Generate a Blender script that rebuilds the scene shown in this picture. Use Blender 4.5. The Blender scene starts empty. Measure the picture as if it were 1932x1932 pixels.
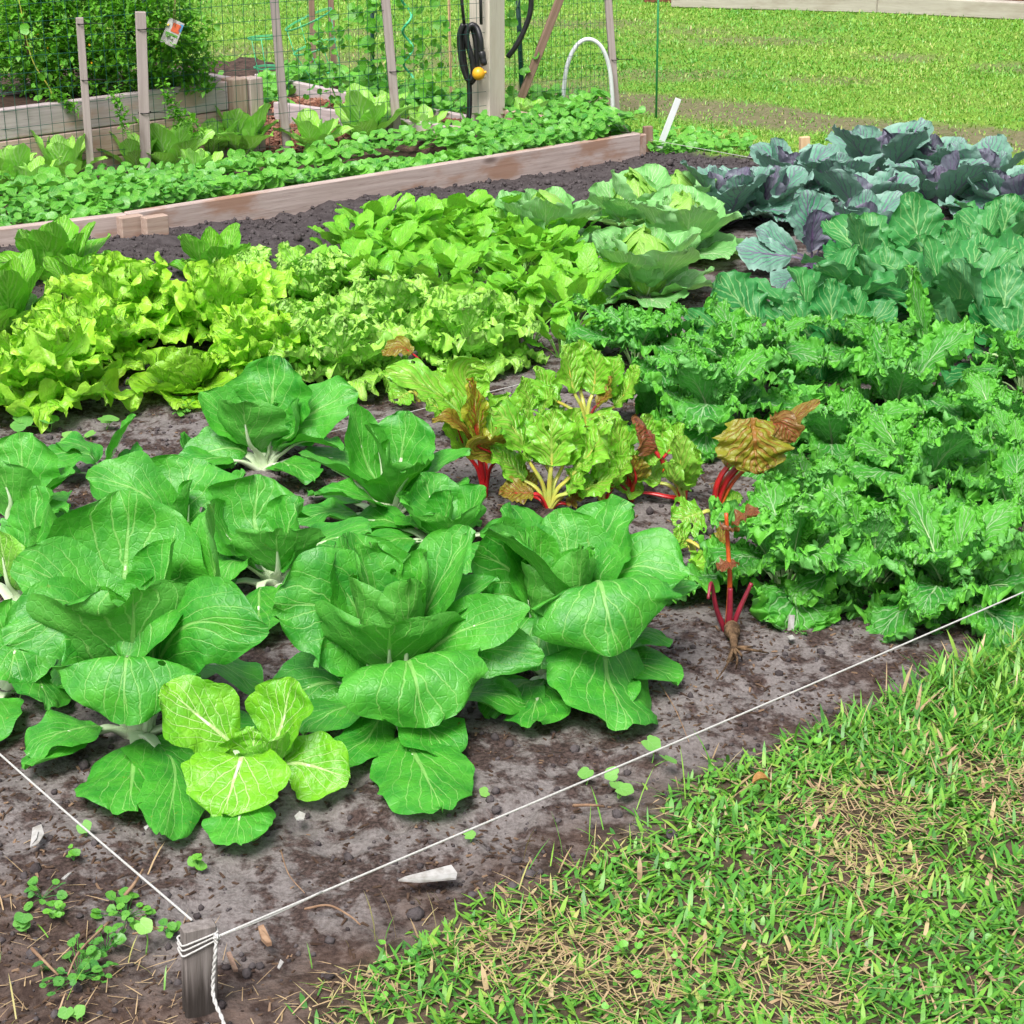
import bpy, math, random
import numpy as np
from mathutils import Vector, Matrix
R_ = math.radians
rng = np.random.default_rng(11)
rnd = random.Random(5)
SC = bpy.context.scene
COL = SC.collection
# ---------------------------------------------------------------- camera numbers
FPX, TH, CH = 3588.0, R_(20.6), 1.5          # focal length in photo pixels (1932 wide), tilt, height
cT, sT = math.cos(TH), math.sin(TH)

def ray(px, py):
    u, v = (px - 966.0) / FPX, (py - 966.0) / FPX
    return np.array([u, cT - v * sT, -sT - v * cT])

def G(px, py, z=0.0):
    """where the photograph's point lies on the level z"""
    d = ray(px, py)
    t = (z - CH) / d[2]
    return np.array([0, 0, CH]) + d * t

def PY(px, py, y):
    """where the photograph's point lies at the distance y"""
    d = ray(px, py)
    t = y / d[1]
    return np.array([0, 0, CH]) + d * t

# ---------------------------------------------------------------- noise
def _hash(ix, iy, s):
    n = (ix.astype(np.int64) * 374761393 + iy.astype(np.int64) * 668265263 + s * 974711) & 0xffffffff
    n = ((n ^ (n >> 13)) * 1274126177) & 0xffffffff
    return ((n ^ (n >> 16)) & 0xffff) / 65535.0

def vnoise(x, y, s=0):
    x = np.asarray(x, float); y = np.asarray(y, float)
    ix, iy = np.floor(x), np.floor(y)
    fx, fy = x - ix, y - iy
    fx = fx * fx * (3 - 2 * fx); fy = fy * fy * (3 - 2 * fy)
    a, b = _hash(ix, iy, s), _hash(ix + 1, iy, s)
    c, d = _hash(ix, iy + 1, s), _hash(ix + 1, iy + 1, s)
    return (a + (b - a) * fx) * (1 - fy) + (c + (d - c) * fx) * fy

def fbm(x, y, s=0, o=4):
    r = 0.0; a = 1.0; t = 0.0
    for i in range(o):
        r = r + a * vnoise(x * 2 ** i + 17.3 * i, y * 2 ** i + 5.1 * i, s + i * 7); t += a; a *= .55
    return r / t * 2 - 1

def sstep(a, b, x):
    t = np.clip((x - a) / (b - a), 0, 1)
    return t * t * (3 - 2 * t)

# ---------------------------------------------------------------- mesh building
class MB:
    """collects quads/tris with uv and two per-point values; build() links them as ONE object"""
    def __init__(s):
        s.v = []; s.f4 = []; s.f3 = []; s.uv = []; s.t = []; s.e = []; s.n = 0
    def add(s, V, F4=None, F3=None, uv=None, tone=0.0, edge=0.0):
        V = np.asarray(V, float).reshape(-1, 3); n = len(V)
        s.v.append(V)
        if F4 is not None and len(F4): s.f4.append(np.asarray(F4, np.int64) + s.n)
        if F3 is not None and len(F3): s.f3.append(np.asarray(F3, np.int64) + s.n)
        s.uv.append(np.zeros((n, 2)) if uv is None else uv)
        s.t.append(np.broadcast_to(np.asarray(tone, float), (n,)))
        s.e.append(np.broadcast_to(np.asarray(edge, float), (n,)))
        s.n += n
        return s
    def box(s, size, loc=(0, 0, 0), bevel=0.0, rot=None, tone=0.0):
        sx, sy, sz = [q / 2 for q in size]
        b = min(bevel, sx * .45, sy * .45, sz * .45)
        if b <= 0:
            V = np.array([[x, y, z] for z in (-sz, sz) for y in (-sy, sy) for x in (-sx, sx)])
            F = [[0, 2, 3, 1], [4, 5, 7, 6], [0, 1, 5, 4], [2, 6, 7, 3], [0, 4, 6, 2], [1, 3, 7, 5]]
            T = []
        else:
            V = []; idx = {}
            for a in range(3):
                for X in (-1, 1):
                    for Y in (-1, 1):
                        for Z in (-1, 1):
                            p = np.array([X * sx, Y * sy, Z * sz])
                            for k in range(3):
                                if k != a: p[k] -= (X, Y, Z)[k] * b
                            idx[(a, X, Y, Z)] = len(V); V.append(p)
            V = np.array(V); F = []; T = []
            for a in range(3):
                o = [k for k in range(3) if k != a]
                for sgn in (-1, 1):
                    q = []
                    for (m, n) in ((-1, -1), (1, -1), (1, 1), (-1, 1)):
                        k = [0, 0, 0]; k[a] = sgn; k[o[0]] = m; k[o[1]] = n
                        q.append(idx[(a, *k)])
                    F.append(q)
            for a in range(3):           # edges along axis a
                o = [k for k in range(3) if k != a]
                for m in (-1, 1):
                    for n in (-1, 1):
                        k0 = [0, 0, 0]; k1 = [0, 0, 0]
                        k0[a] = -1; k1[a] = 1
                        for k in (k0, k1): k[o[0]] = m; k[o[1]] = n
                        F.append([idx[(o[0], *k0)], idx[(o[0], *k1)], idx[(o[1], *k1)], idx[(o[1], *k0)]])
            for X in (-1, 1):
                for Y in (-1, 1):
                    for Z in (-1, 1):
                        T.append([idx[(0, X, Y, Z)], idx[(1, X, Y, Z)], idx[(2, X, Y, Z)]])
        if rot is not None: V = V @ np.array(rot.to_3x3() if hasattr(rot, 'to_3x3') else rot).T
        s.add(V + np.array(loc), F, T if T else None, tone=tone)
        s.fixn = True
        return s
    def tube(s, pts, rad, seg=8, cap=True, tone=0.0, flat=1.0):
        P = np.asarray(pts, float); n = len(P)
        rad = np.broadcast_to(np.asarray(rad, float), (n,))
        T = np.gradient(P, axis=0); T /= np.linalg.norm(T, axis=1)[:, None] + 1e-12
        N = np.array([0, 0, 1.0]) if abs(T[0][2]) < .9 else np.array([1.0, 0, 0])
        Vs = []; uv = []
        a = np.linspace(0, 2 * math.pi, seg, endpoint=False)
        for i in range(n):
            N = N - T[i] * N.dot(T[i]); N /= np.linalg.norm(N)
            B = np.cross(T[i], N)
            Vs.append(P[i] + rad[i] * (np.cos(a)[:, None] * N * flat + np.sin(a)[:, None] * B))
            uv.append(np.stack([a / 6.2832, np.full(seg, i / max(1, n - 1))], 1))
        V = np.concatenate(Vs); F = []
        for i in range(n - 1):
            for j in range(seg):
                k = (j + 1) % seg
                F.append([i * seg + j, i * seg + k, (i + 1) * seg + k, (i + 1) * seg + j])
        T3 = []
        U = np.concatenate(uv)
        if cap:
            c0 = len(V); V = np.vstack([V, P[0], P[-1]]); U = np.vstack([U, [[0, 0], [0, 1]]])
            for j in range(seg):
                k = (j + 1) % seg
                T3.append([c0, k, j]); T3.append([c0 + 1, (n - 1) * seg + j, (n - 1) * seg + k])
        s.add(V, F, T3, uv=U, tone=tone)
        return s
    def build(s, name, mat, parent=None, origin=None, smooth=True, loc=None, sharp=None):
        V = np.concatenate(s.v)
        if origin is not None: V = V - np.asarray(origin)
        f4 = np.concatenate(s.f4) if s.f4 else np.zeros((0, 4), np.int64)
        f3 = np.concatenate(s.f3) if s.f3 else np.zeros((0, 3), np.int64)
        me = bpy.data.meshes.new(name)
        me.vertices.add(len(V)); me.vertices.foreach_set('co', V.ravel())
        L = np.concatenate([f4.ravel(), f3.ravel()])
        me.loops.add(len(L)); me.loops.foreach_set('vertex_index', L)
        np_ = len(f4) + len(f3)
        me.polygons.add(np_)
        st = np.concatenate([np.arange(len(f4)) * 4, len(f4) * 4 + np.arange(len(f3)) * 3])
        me.polygons.foreach_set('loop_start', st)
        me.polygons.foreach_set('loop_total', np.concatenate([np.full(len(f4), 4), np.full(len(f3), 3)]))
        me.polygons.foreach_set('use_smooth', np.full(np_, smooth))
        uv = np.concatenate(s.uv)
        ul = me.uv_layers.new(name='UVMap')
        ul.data.foreach_set('uv', uv[L].ravel())
        for nm, arr in (('tone', s.t), ('edge', s.e)):
            at = me.attributes.new(nm, 'FLOAT', 'POINT')
            at.data.foreach_set('value', np.concatenate(arr).astype(np.float32))
        me.update(calc_edges=True)
        me.validate()
        if getattr(s, 'fixn', False):
            import bmesh
            bm = bmesh.new(); bm.from_mesh(me)
            bmesh.ops.recalc_face_normals(bm, faces=bm.faces[:])
            bm.to_mesh(me); bm.free()
        me.materials.append(mat)
        o = bpy.data.objects.new(name, me); COL.objects.link(o)
        if parent is not None: o.parent = parent
        if loc is not None: o.location = loc
        elif origin is not None and parent is None: o.location = origin
        return o

def tag(o, label=None, cat=None, group=None, kind=None):
    if label: o['label'] = label
    if cat: o['category'] = cat
    if group: o['group'] = group
    if kind: o['kind'] = kind
    return o

def thing(name, label, cat, loc, group=None):
    o = bpy.data.objects.new(name, None); COL.objects.link(o)
    o.location = loc; o.empty_display_size = .05
    return tag(o, label, cat, group)

# ---------------------------------------------------------------- materials
class NT:
    def __init__(s, name):
        s.m = bpy.data.materials.new(name); s.m.use_nodes = True
        s.t = s.m.node_tree; s.t.nodes.clear()
        s.out = s.t.nodes.new('ShaderNodeOutputMaterial')
    def n(s, typ, ins=None, **props):
        nd = s.t.nodes.new('ShaderNode' + typ)
        for k, v in props.items(): setattr(nd, k, v)
        for k, v in (ins or {}).items(): s.set(nd.inputs[k], v)
        return nd
    def set(s, sock, v):
        if isinstance(v, bpy.types.NodeSocket): s.t.links.new(v, sock)
        elif isinstance(v, bpy.types.Node): s.t.links.new(v.outputs[0], sock)
        else:
            if sock.type == 'RGBA' and len(v) == 3: v = (*v, 1)
            sock.default_value = v
    def ma(s, op, a, b=None, c=None, clamp=False):
        nd = s.t.nodes.new('ShaderNodeMath'); nd.operation = op; nd.use_clamp = clamp
        for i, v in enumerate((a, b, c)):
            if v is not None: s.set(nd.inputs[i], v)
        return nd.outputs[0]
    def mix(s, f, a, b, mode='MIX'):
        nd = s.t.nodes.new('ShaderNodeMix'); nd.data_type = 'RGBA'; nd.blend_type = mode
        s.set(nd.inputs[0], f); s.set(nd.inputs[6], a); s.set(nd.inputs[7], b)
        return nd.outputs[2]
    def ramp(s, f, lo, hi, smooth=True, a=0.0, b=1.0):
        nd = s.t.nodes.new('ShaderNodeMapRange')
        nd.interpolation_type = 'SMOOTHSTEP' if smooth else 'LINEAR'
        s.set(nd.inputs[0], f); nd.inputs[1].default_value = lo; nd.inputs[2].default_value = hi
        nd.inputs[3].default_value = a; nd.inputs[4].default_value = b
        return nd.outputs[0]
    def noise(s, vec, scale, detail=3.0, rough=.55, dist=0.0):
        nd = s.n('TexNoise', {'Vector': vec, 'Scale': scale, 'Detail': detail, 'Roughness': rough, 'Distortion': dist})
        return nd.outputs['Fac']
    def obj(s): return s.n('TexCoord').outputs['Object']
    def pos(s): return s.n('NewGeometry').outputs['Position']
    def attr(s, nm): return s.n('Attribute', attribute_name=nm).outputs['Fac']
    def bump(s, h, strength, dist):
        return s.n('Bump', {'Height': h, 'Strength': strength, 'Distance': dist}).outputs[0]
    def fin(s, shader):
        s.set(s.out.inputs[0], shader.outputs[0] if isinstance(shader, bpy.types.Node) else shader)
        return s.m

def leaf_mat(name, base, base2, vein, under, nv=7.0, curve=.55, vw=.055, mw=.045, vstr=.75, rough=.42, spec=.5,
             trans=(.10, .45, .02), tfac=.28, mott=.35, bump=.5, net=0.0, edgecol=None, spots=None, vfade=(1.0, .55), edgeamt=.55, holes=None):
    m = NT(name)
    uv = m.n('UVMap', uv_map='UVMap').outputs[0]
    sx = m.n('SeparateXYZ', {0: uv})
    t = sx.outputs[1]
    v = m.ma('SUBTRACT', m.ma('MULTIPLY', sx.outputs[0], 2.0), 1.0)
    av = m.ma('ABSOLUTE', v)
    step = m.ma('GREATER_THAN', v, 0.0)
    P = m.obj()
    wob = m.noise(P, 30.0, 2.0)
    wobc = m.ma('MULTIPLY', m.ma('SUBTRACT', wob, .5), .16)
    w = m.ma('ADD', m.ma('SUBTRACT', t, m.ma('MULTIPLY', m.ma('POWER', av, .8), curve)), wobc)
    ph = m.ma('ADD', m.ma('MULTIPLY', w, nv), m.ma('MULTIPLY', step, .45))
    fr = m.ma('ABSOLUTE', m.ma('SUBTRACT', m.ma('FRACT', ph), .5))
    thin = m.ma('MULTIPLY', m.ma('SUBTRACT', 1.12, av), vw * nv)
    q = m.ma('DIVIDE', fr, thin)
    side = m.ma('MULTIPLY', m.ramp(q, 1.0, .35), m.ramp(av, *vfade))
    side = m.ma('MULTIPLY', side, m.ramp(w, -.45, -.1))
    q2 = m.ma('DIVIDE', av, m.ma('MULTIPLY', m.ma('SUBTRACT', 1.03, t), mw * 2.2))
    mid = m.ramp(q2, 1.0, .45)
    mask = m.ma('MAXIMUM', mid, m.ma('MULTIPLY', side, .8))
    if net > 0:
        vd = m.n('TexVoronoi', {'Vector': P, 'Scale': net}, feature='DISTANCE_TO_EDGE').outputs[0]
        netm = m.ramp(vd, .12, .01)
        mask = m.ma('MAXIMUM', mask, m.ma('MULTIPLY', netm, .10))
    tone = m.attr('tone'); edge = m.attr('edge')
    mo = m.noise(P, 22.0, 4.0, .6)
    c = m.mix(m.ma('MULTIPLY', m.ramp(mo, .3, .7), mott), base, base2)
    c = m.mix(tone, c, base2)
    if edgecol: c = m.mix(m.ma('MULTIPLY', edge, edgeamt), c, edgecol)
    cu = m.mix(.5, c, under)
    bf = m.n('NewGeometry').outputs['Backfacing']
    c = m.mix(bf, c, cu)
    c = m.mix(m.ma('MULTIPLY', mask, vstr), c, vein)
    if spots:
        sp = m.noise(P, spots[1], 3.0, .6)
        sp2 = m.noise(P, spots[1] * .22, 2.0, .5)
        c = m.mix(m.ma('MULTIPLY', m.ramp(sp, .62, .70), m.ramp(sp2, spots[2], spots[2] + .12)), c, spots[0])
    h = m.ma('ADD', m.ma('MULTIPLY', mask, -.8), m.ma('MULTIPLY', m.noise(P, 45.0, 3.0), 1.1))
    if net > 0: h = m.ma('ADD', h, m.ma('MULTIPLY', netm, -.10))
    fine = m.noise(P, 240.0, 2.0)
    h = m.ma('ADD', h, m.ma('MULTIPLY', fine, .12))
    nb = m.bump(h, bump, .006)
    rr = m.ma('ADD', m.ma('MULTIPLY', m.noise(P, 60.0, 2.0), .25), rough - .1)
    b = m.n('BsdfPrincipled', {'Base Color': c, 'Roughness': rr, 'Specular IOR Level': spec, 'Normal': nb})
    tr = m.n('BsdfTranslucent', {'Color': m.mix(.35, trans, c), 'Normal': nb})
    ms = m.n('MixShader', {0: tfac, 1: b.outputs[0], 2: tr.outputs[0]})
    if holes:          # insect holes: (cells per metre, share of cells eaten, size)
        vo = m.n('TexVoronoi', {'Vector': P, 'Scale': holes[0]})
        dd = m.ma('ADD', vo.outputs['Distance'], m.ma('MULTIPLY', m.ma('SUBTRACT', m.noise(P, holes[0] * 2.5, 2.0), .5), .35))
        pick = m.ma('GREATER_THAN', m.n('SeparateColor', {0: vo.outputs['Color']}).outputs[0], 1 - holes[1])
        hole = m.ma('MULTIPLY', m.ma('LESS_THAN', dd, holes[2]), pick)
        ms = m.n('MixShader', {0: hole, 1: ms.outputs[0], 2: m.n('BsdfTransparent').outputs[0]})
    return m.fin(ms)

def plain_mat(name, col, col2=None, rough=.6, spec=.4, scale=30.0, metal=0.0, bump=.15, bd=.003, tonecol=None, trans=0.0):
    m = NT(name); P = m.obj()
    c = m.mix(m.ramp(m.noise(P, scale, 4.0), .35, .68), col, col2 if col2 else tuple(q * .72 for q in col))
    if tonecol: c = m.mix(m.attr('tone'), c, tonecol)
    nb = m.bump(m.noise(P, scale * 3, 3.0), bump, bd)
    b = m.n('BsdfPrincipled', {'Base Color': c, 'Roughness': rough, 'Specular IOR Level': spec, 'Metallic': metal, 'Normal': nb})
    if trans > 0:
        tr = m.n('BsdfTranslucent', {'Color': c})
        return m.fin(m.n('MixShader', {0: trans, 1: b.outputs[0], 2: tr.outputs[0]}))
    return m.fin(b)

def wood_mat(name, c1, c2, stain, dark, stain_amt=.5, gscale=(1.2, 30, 30), rough=.8, lowdark=None):
    """grain runs along the object's own x axis"""
    m = NT(name); P = m.obj()
    mp = m.n('Mapping', {'Vector': P}); mp.inputs['Scale'].default_value = gscale
    g = m.noise(mp.outputs[0], 2.2, 5.0, .65, .6)
    g2 = m.noise(mp.outputs[0], 9.0, 3.0, .6)
    c = m.mix(m.ramp(g, .3, .7), c1, c2)
    c = m.mix(m.ma('MULTIPLY', m.ramp(g2, .58, .72), .45), c, dark)
    mp2 = m.n('Mapping', {'Vector': P}); mp2.inputs['Scale'].default_value = (2.0, 6.0, 6.0)
    sN = m.noise(mp2.outputs[0], 1.6, 4.0, .6)
    c = m.mix(m.ma('MULTIPLY', m.ramp(sN, .5, .66), stain_amt), c, stain)
    kn = m.n('TexVoronoi', {'Vector': mp2.outputs[0], 'Scale': 1.3}).outputs[0]
    c = m.mix(m.ma('MULTIPLY', m.ramp(kn, .16, .07), .75), c, dark)
    if lowdark:   # damp stain with its own ragged outline
        sp = m.n('SeparateXYZ', {0: P}).outputs[0]
        c = m.mix(m.ma('MULTIPLY', m.ramp(m.ma('ADD', sp, m.ma('MULTIPLY', g, .10)), lowdark[1], lowdark[2]), .85), c, lowdark[0])
    nb = m.bump(m.ma('ADD', g, m.ma('MULTIPLY', g2, .6)), .35, .003)
    return m.fin(m.n('BsdfPrincipled', {'Base Color': c, 'Roughness': rough, 'Specular IOR Level': .25, 'Normal': nb}))
# ---------------------------------------------------------------- leaves
PLANTS = []
def spline(ctrl, n=48):
    """Catmull-Rom through the points, resampled evenly along its length"""
    C = np.asarray(ctrl, float)
    if len(C) == 2: C = np.vstack([C[0], (C[0] + C[1]) / 2, C[1]])
    P = np.vstack([2 * C[0] - C[1], C, 2 * C[-1] - C[-2]])
    out = []
    for i in range(1, len(P) - 2):
        t = np.linspace(0, 1, 24, endpoint=(i == len(P) - 3))[:, None]
        a, b, c, d = P[i - 1], P[i], P[i + 1], P[i + 2]
        out.append(.5 * (2 * b + (c - a) * t + (2 * a - 5 * b + 4 * c - d) * t ** 2 + (3 * b - 3 * c + d - a) * t ** 3))
    Q = np.concatenate(out)
    L = np.concatenate([[0], np.cumsum(np.linalg.norm(np.diff(Q, axis=0), axis=1))])
    s = np.linspace(0, L[-1], n)
    return np.stack([np.interp(s, L, Q[:, k]) for k in range(3)], 1), L[-1]

def frames(Q, N0, twist=0.0):
    T = np.gradient(Q, axis=0); T /= np.linalg.norm(T, axis=1)[:, None] + 1e-12
    N = np.asarray(N0, float); Ns = []
    for i in range(len(Q)):
        N = N - T[i] * N.dot(T[i]); N = N / (np.linalg.norm(N) + 1e-9); Ns.append(N.copy())
    Ns = np.array(Ns); S = np.cross(T, Ns)
    if twist:
        a = np.linspace(0, 1, len(Q)) ** 1.3 * twist
        c, s = np.cos(a)[:, None], np.sin(a)[:, None]
        Ns, S = Ns * c + S * s, S * c - Ns * s
    return T, Ns, S

def blade(mb, Q, Ns, S, W, k=1.1, tcut=.93, q=.5, cup=.3, fold=0.0, curl=0.0, ruf=(), bump=0.0, nu=22, nv=11, seed=0,
          tone=0.0, lobes=None, base=0.0, wob=.04, start=0.0, tipcup=0.0, vexp=1.0, pop=()):
    """a leaf blade over the midrib Q: cupped, folded, ruffled at its rim"""
    rs = np.random.default_rng(seed)
    t = np.linspace(0, 1, nu)[:, None] * np.ones((1, nv)); v = np.linspace(-1, 1, nv)[None, :] * np.ones((nu, 1))
    if vexp != 1: v = np.sign(v) * np.abs(v) ** vexp
    y = tcut * t + (1 - tcut) * t ** 3 * (1 - v ** 2)
    pr = np.sqrt(np.maximum(0, 1 - (2 * np.clip(t * (.5 + .5 * tcut), 0, 1) ** k - 1) ** 2)) ** (q * 2)
    pr = np.maximum(pr, base * (1 - t * .8))
    sd = np.sign(v)
    pr = pr * (1 + wob * (vnoise(t * 6 + rs.uniform(0, 99), sd * 3.7, seed) * 2 - 1) * 2)
    if lobes:
        n, dep, pw = lobes
        pr = pr * (1 - dep * np.abs(v) ** .5 * np.abs(np.sin(math.pi * n * (t ** pw) + .3 * sd)) ** .8 * (1 - t * .6))
    w = W * pr
    av = np.abs(v)
    phi = t * 2.6 + (1 - av) * .65 * t ** 2 + sd * .37 + 7
    rim = np.maximum(av, np.clip((t - .6) / .4, 0, 1) ** 1.2 * .95 + 0 * av)
    off = cup * w * v ** 2 + fold * w * av + tipcup * W * t ** 2 * 0
    if curl: off = off - curl * w * np.clip(av - .45, 0, 1) ** 2 * 3
    inp = np.zeros_like(off)
    for (amp, fr, pw) in ruf:
        p0 = rs.uniform(0, 6.28); 
        nz = (vnoise(phi * fr * .35 + rs.uniform(0, 50), av * 1.5, seed + 3) * 2 - 1) * 2.5
        env = rim ** pw * (.55 + .9 * vnoise(phi * fr * .23 + 9.1, av * 0 + 2.2, seed + 5)) * sstep(0, .12, t)
        off = off + amp * W * env * np.sin(phi * fr + p0 + nz)
        inp = inp + amp * W * .55 * env * np.cos(phi * fr * 1.7 + p0 * 2 + nz)
    for (amp, ct, cv, pw) in pop:             # close curls crowding the rim
        o1, o2 = rs.uniform(0, 90, 2)
        wx = (vnoise(t * ct * .5 + o2, v * cv * .5, seed + 21) - .5) * 1.6
        env = np.maximum(rim, .0) ** pw * sstep(.0, .1, t)
        off = off + amp * W * env * (vnoise(t * ct + o1 + wx, v * cv + o2, seed + 11) * 2 - 1) * 1.5
        inp = inp + amp * W * .7 * env * (vnoise(t * ct + o2, v * cv + o1 - wx, seed + 12) * 2 - 1)
        y = np.clip(y + amp * .22 * env * (vnoise(t * ct - o1, v * cv + o2 + wx, seed + 13) * 2 - 1), 0, 1)
    if bump:
        off = off + bump * W * (fbm(t * 7 + rs.uniform(0, 50), v * 3.2 + rs.uniform(0, 50), seed + 1, 3)) * (1 - .4 * av)
    n = len(Q)
    yy = np.clip(start + y * (1 - start), 0, 1) * (n - 1)
    i0 = np.clip(np.floor(yy).astype(int), 0, n - 2); f = (yy - i0)[..., None]
    C = Q[i0] * (1 - f) + Q[i0 + 1] * f
    N = Ns[i0] * (1 - f) + Ns[i0 + 1] * f
    Sd = S[i0] * (1 - f) + S[i0 + 1] * f
    # cup as a bend: keep the width roughly constant while the sides rise
    a = np.clip(np.abs(cup) * av * 1.1, 0, 1.2)
    xs = w * v * np.where(a > 1e-3, np.sin(a) / np.maximum(a, 1e-3), 1.0)
    V = C + Sd * (xs + inp * sd)[..., None] + N * off[..., None]
    idx = np.arange(nu * nv).reshape(nu, nv)
    F = np.stack([idx[:-1, :-1], idx[:-1, 1:], idx[1:, 1:], idx[1:, :-1]], -1).reshape(-1, 4)
    uv = np.stack([(v + 1) / 2, t], -1).reshape(-1, 2)
    mb.add(V.reshape(-1, 3), F, uv=uv, tone=tone, edge=(rim ** 2.5).ravel())
    return mb

def strip_stalk(mb, Q, Ns, S, w0, w1, th=.3, seg=8, tone=0.0):
    """a fleshy crescent-shaped leaf stalk"""
    n = len(Q); a = np.linspace(0, 2 * math.pi, seg, endpoint=False)
    Vs = []; uv = []
    for i in range(n):
        f = i / (n - 1); w = w0[i]
        x = np.cos(a) * w; z = np.sin(a) * w * th + .28 * w * np.cos(a) ** 2
        Vs.append(Q[i] + S[i] * x[:, None] + Ns[i] * z[:, None])
        uv.append(np.stack([a / 6.2832, np.full(seg, f)], 1))
    V = np.concatenate(Vs); F = []
    for i in range(n - 1):
        for j in range(seg):
            kk = (j + 1) % seg
            F.append([i * seg + j, i * seg + kk, (i + 1) * seg + kk, (i + 1) * seg + j])
    mb.add(V, F, uv=np.concatenate(uv), tone=tone)
    return mb

def leaf_part(parent, org, ctrl, N0, W, mat, sfrac=.0, smat=None, sw=(.012, .005), twist=0.0, name='leaf', sname='stalk', label=None,
              sth=.45, **kw):
    Q, L = spline(ctrl, 56)
    T, Ns, S = frames(Q, N0, twist)
    mb = MB()
    i = int(sfrac * 55)
    blade(mb, Q[i:], Ns[i:], S[i:], W, **kw)
    o = mb.build(name, mat, parent, origin=org)
    if label: o['label'] = label
    if smat is not None:
        j = min(55, i + int((55 - i) * .62))
        sb = MB()
        kk = np.arange(0, j, 2); f = kk / max(1, j - 1); fi = i / max(1, j - 1)
        wd = sw[0] + (sw[1] - sw[0]) * np.clip(f / max(fi, .05), 0, 1) ** .8
        wd = wd * (1 - .8 * np.clip((f - fi) / max(.05, 1 - fi), 0, 1))
        sink = wd * (sth + .28) * sstep(fi - .12, fi + .06, f) + .0008
        strip_stalk(sb, Q[kk] - Ns[kk] * sink[:, None], Ns[kk], S[kk], wd, None, sth)
        sb.build(sname, smat, o, origin=org)
    return o

def px_leaf(parent, org, foot, pts, W, mat, bulge=None, **kw):
    """leaf whose midrib passes the given photo points; dy is metres behind (+) or before (-) the plant's foot"""
    y0 = org[1]
    P = [np.asarray(foot, float)] + [PY(x, y, y0 + dy) for (x, y, dy) in pts]
    ax = np.array([org[0], org[1]])
    if kw.pop('axisfix', False): pass
    d = P[1] - P[0]; up = np.array([0, 0, 1.0])
    # the foot leaves the plant upwards, then bends outwards
    m = P[0] * .5 + P[1] * .5 + up * .10 * np.linalg.norm(d) - np.array([d[0], d[1], 0]) * .12
    ctrl = [P[0], m] + P[1:]
    h = np.array([P[-1][0] - P[0][0], P[-1][1] - P[0][1], 0]); 
    if np.linalg.norm(h) < .02: h = np.array([d[0], d[1], 0]) + np.array([0, .01, 0])
    h = h / (np.linalg.norm(h) + 1e-9)
    N0 = -h * .9 + up * .45
    face = kw.pop('face', 0.0)
    if face:
        cd = np.array([0, 0, CH]) - P[-1]; cd = cd / np.linalg.norm(cd)
        N0 = N0 / np.linalg.norm(N0) * (1 - abs(face)) + cd * face
    return leaf_part(parent, org, ctrl, N0, W, mat, **kw)

def arc_ctrl(c, az, e0, e1, L, r0=.01, z0=0.0, side=0.0, n=6):
    """midrib in the upright plane of azimuth az, its slope going from e0 to e1 (degrees)"""
    r = np.array([math.cos(az), math.sin(az), 0]); s = np.array([-math.sin(az), math.cos(az), 0]); up = np.array([0, 0, 1.0])
    p = np.asarray(c, float) + r * r0 + up * z0; out = [p]
    for i in range(n):
        e = R_(e0 + (e1 - e0) * ((i + .5) / n)); a = side * (i / n)
        p = p + (r * math.cos(e) * math.cos(a) + s * math.cos(e) * math.sin(a) + up * math.sin(e)) * L / n
        out.append(p)
    N0 = -r * math.sin(R_(e0)) + up * math.cos(R_(e0))
    return out, N0

def rosette(name, label, cat, c, rings, mat, seed, group=None, smat=None, jit=1.0, **kw):
    """a plant of leaf whorls: rings = dicts with n, az, e0, e1, L, W and any blade() setting"""
    PLANTS.append((c[0], c[1])); th = thing(name, label, cat, c, group); rs = random.Random(seed); k = 0
    for r in rings:
        r = dict(r); n = r.pop('n'); a0 = r.pop('az', rs.uniform(0, 360)); sp = r.pop('span', 360)
        e0 = r.pop('e0'); e1 = r.pop('e1'); L = r.pop('L'); W = r.pop('W'); r0 = r.pop('r0', .012); z0 = r.pop('z0', 0.0)
        tn = r.pop('tone', .2)
        for i in range(n):
            az = a0 + sp * (i / n) + rs.uniform(-14, 14) * jit
            Lk = L * rs.uniform(.86, 1.14); 
            ct, N0 = arc_ctrl(c, R_(az), e0 + rs.uniform(-9, 9) * jit, e1 + rs.uniform(-16, 16) * jit, Lk, r0, z0, rs.uniform(-.5, .5) * jit)
            args = dict(kw); args.update(r)
            leaf_part(th, c, ct, N0, W * rs.uniform(.85, 1.12), args.pop('mat', mat), smat=args.pop('smat', smat), seed=seed * 97 + k,
                      tone=min(1, max(0, tn + rs.uniform(-.2, .2))), twist=args.pop('twist', 0) + rs.uniform(-.35, .35) * jit, **args)
            k += 1
    return th
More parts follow.
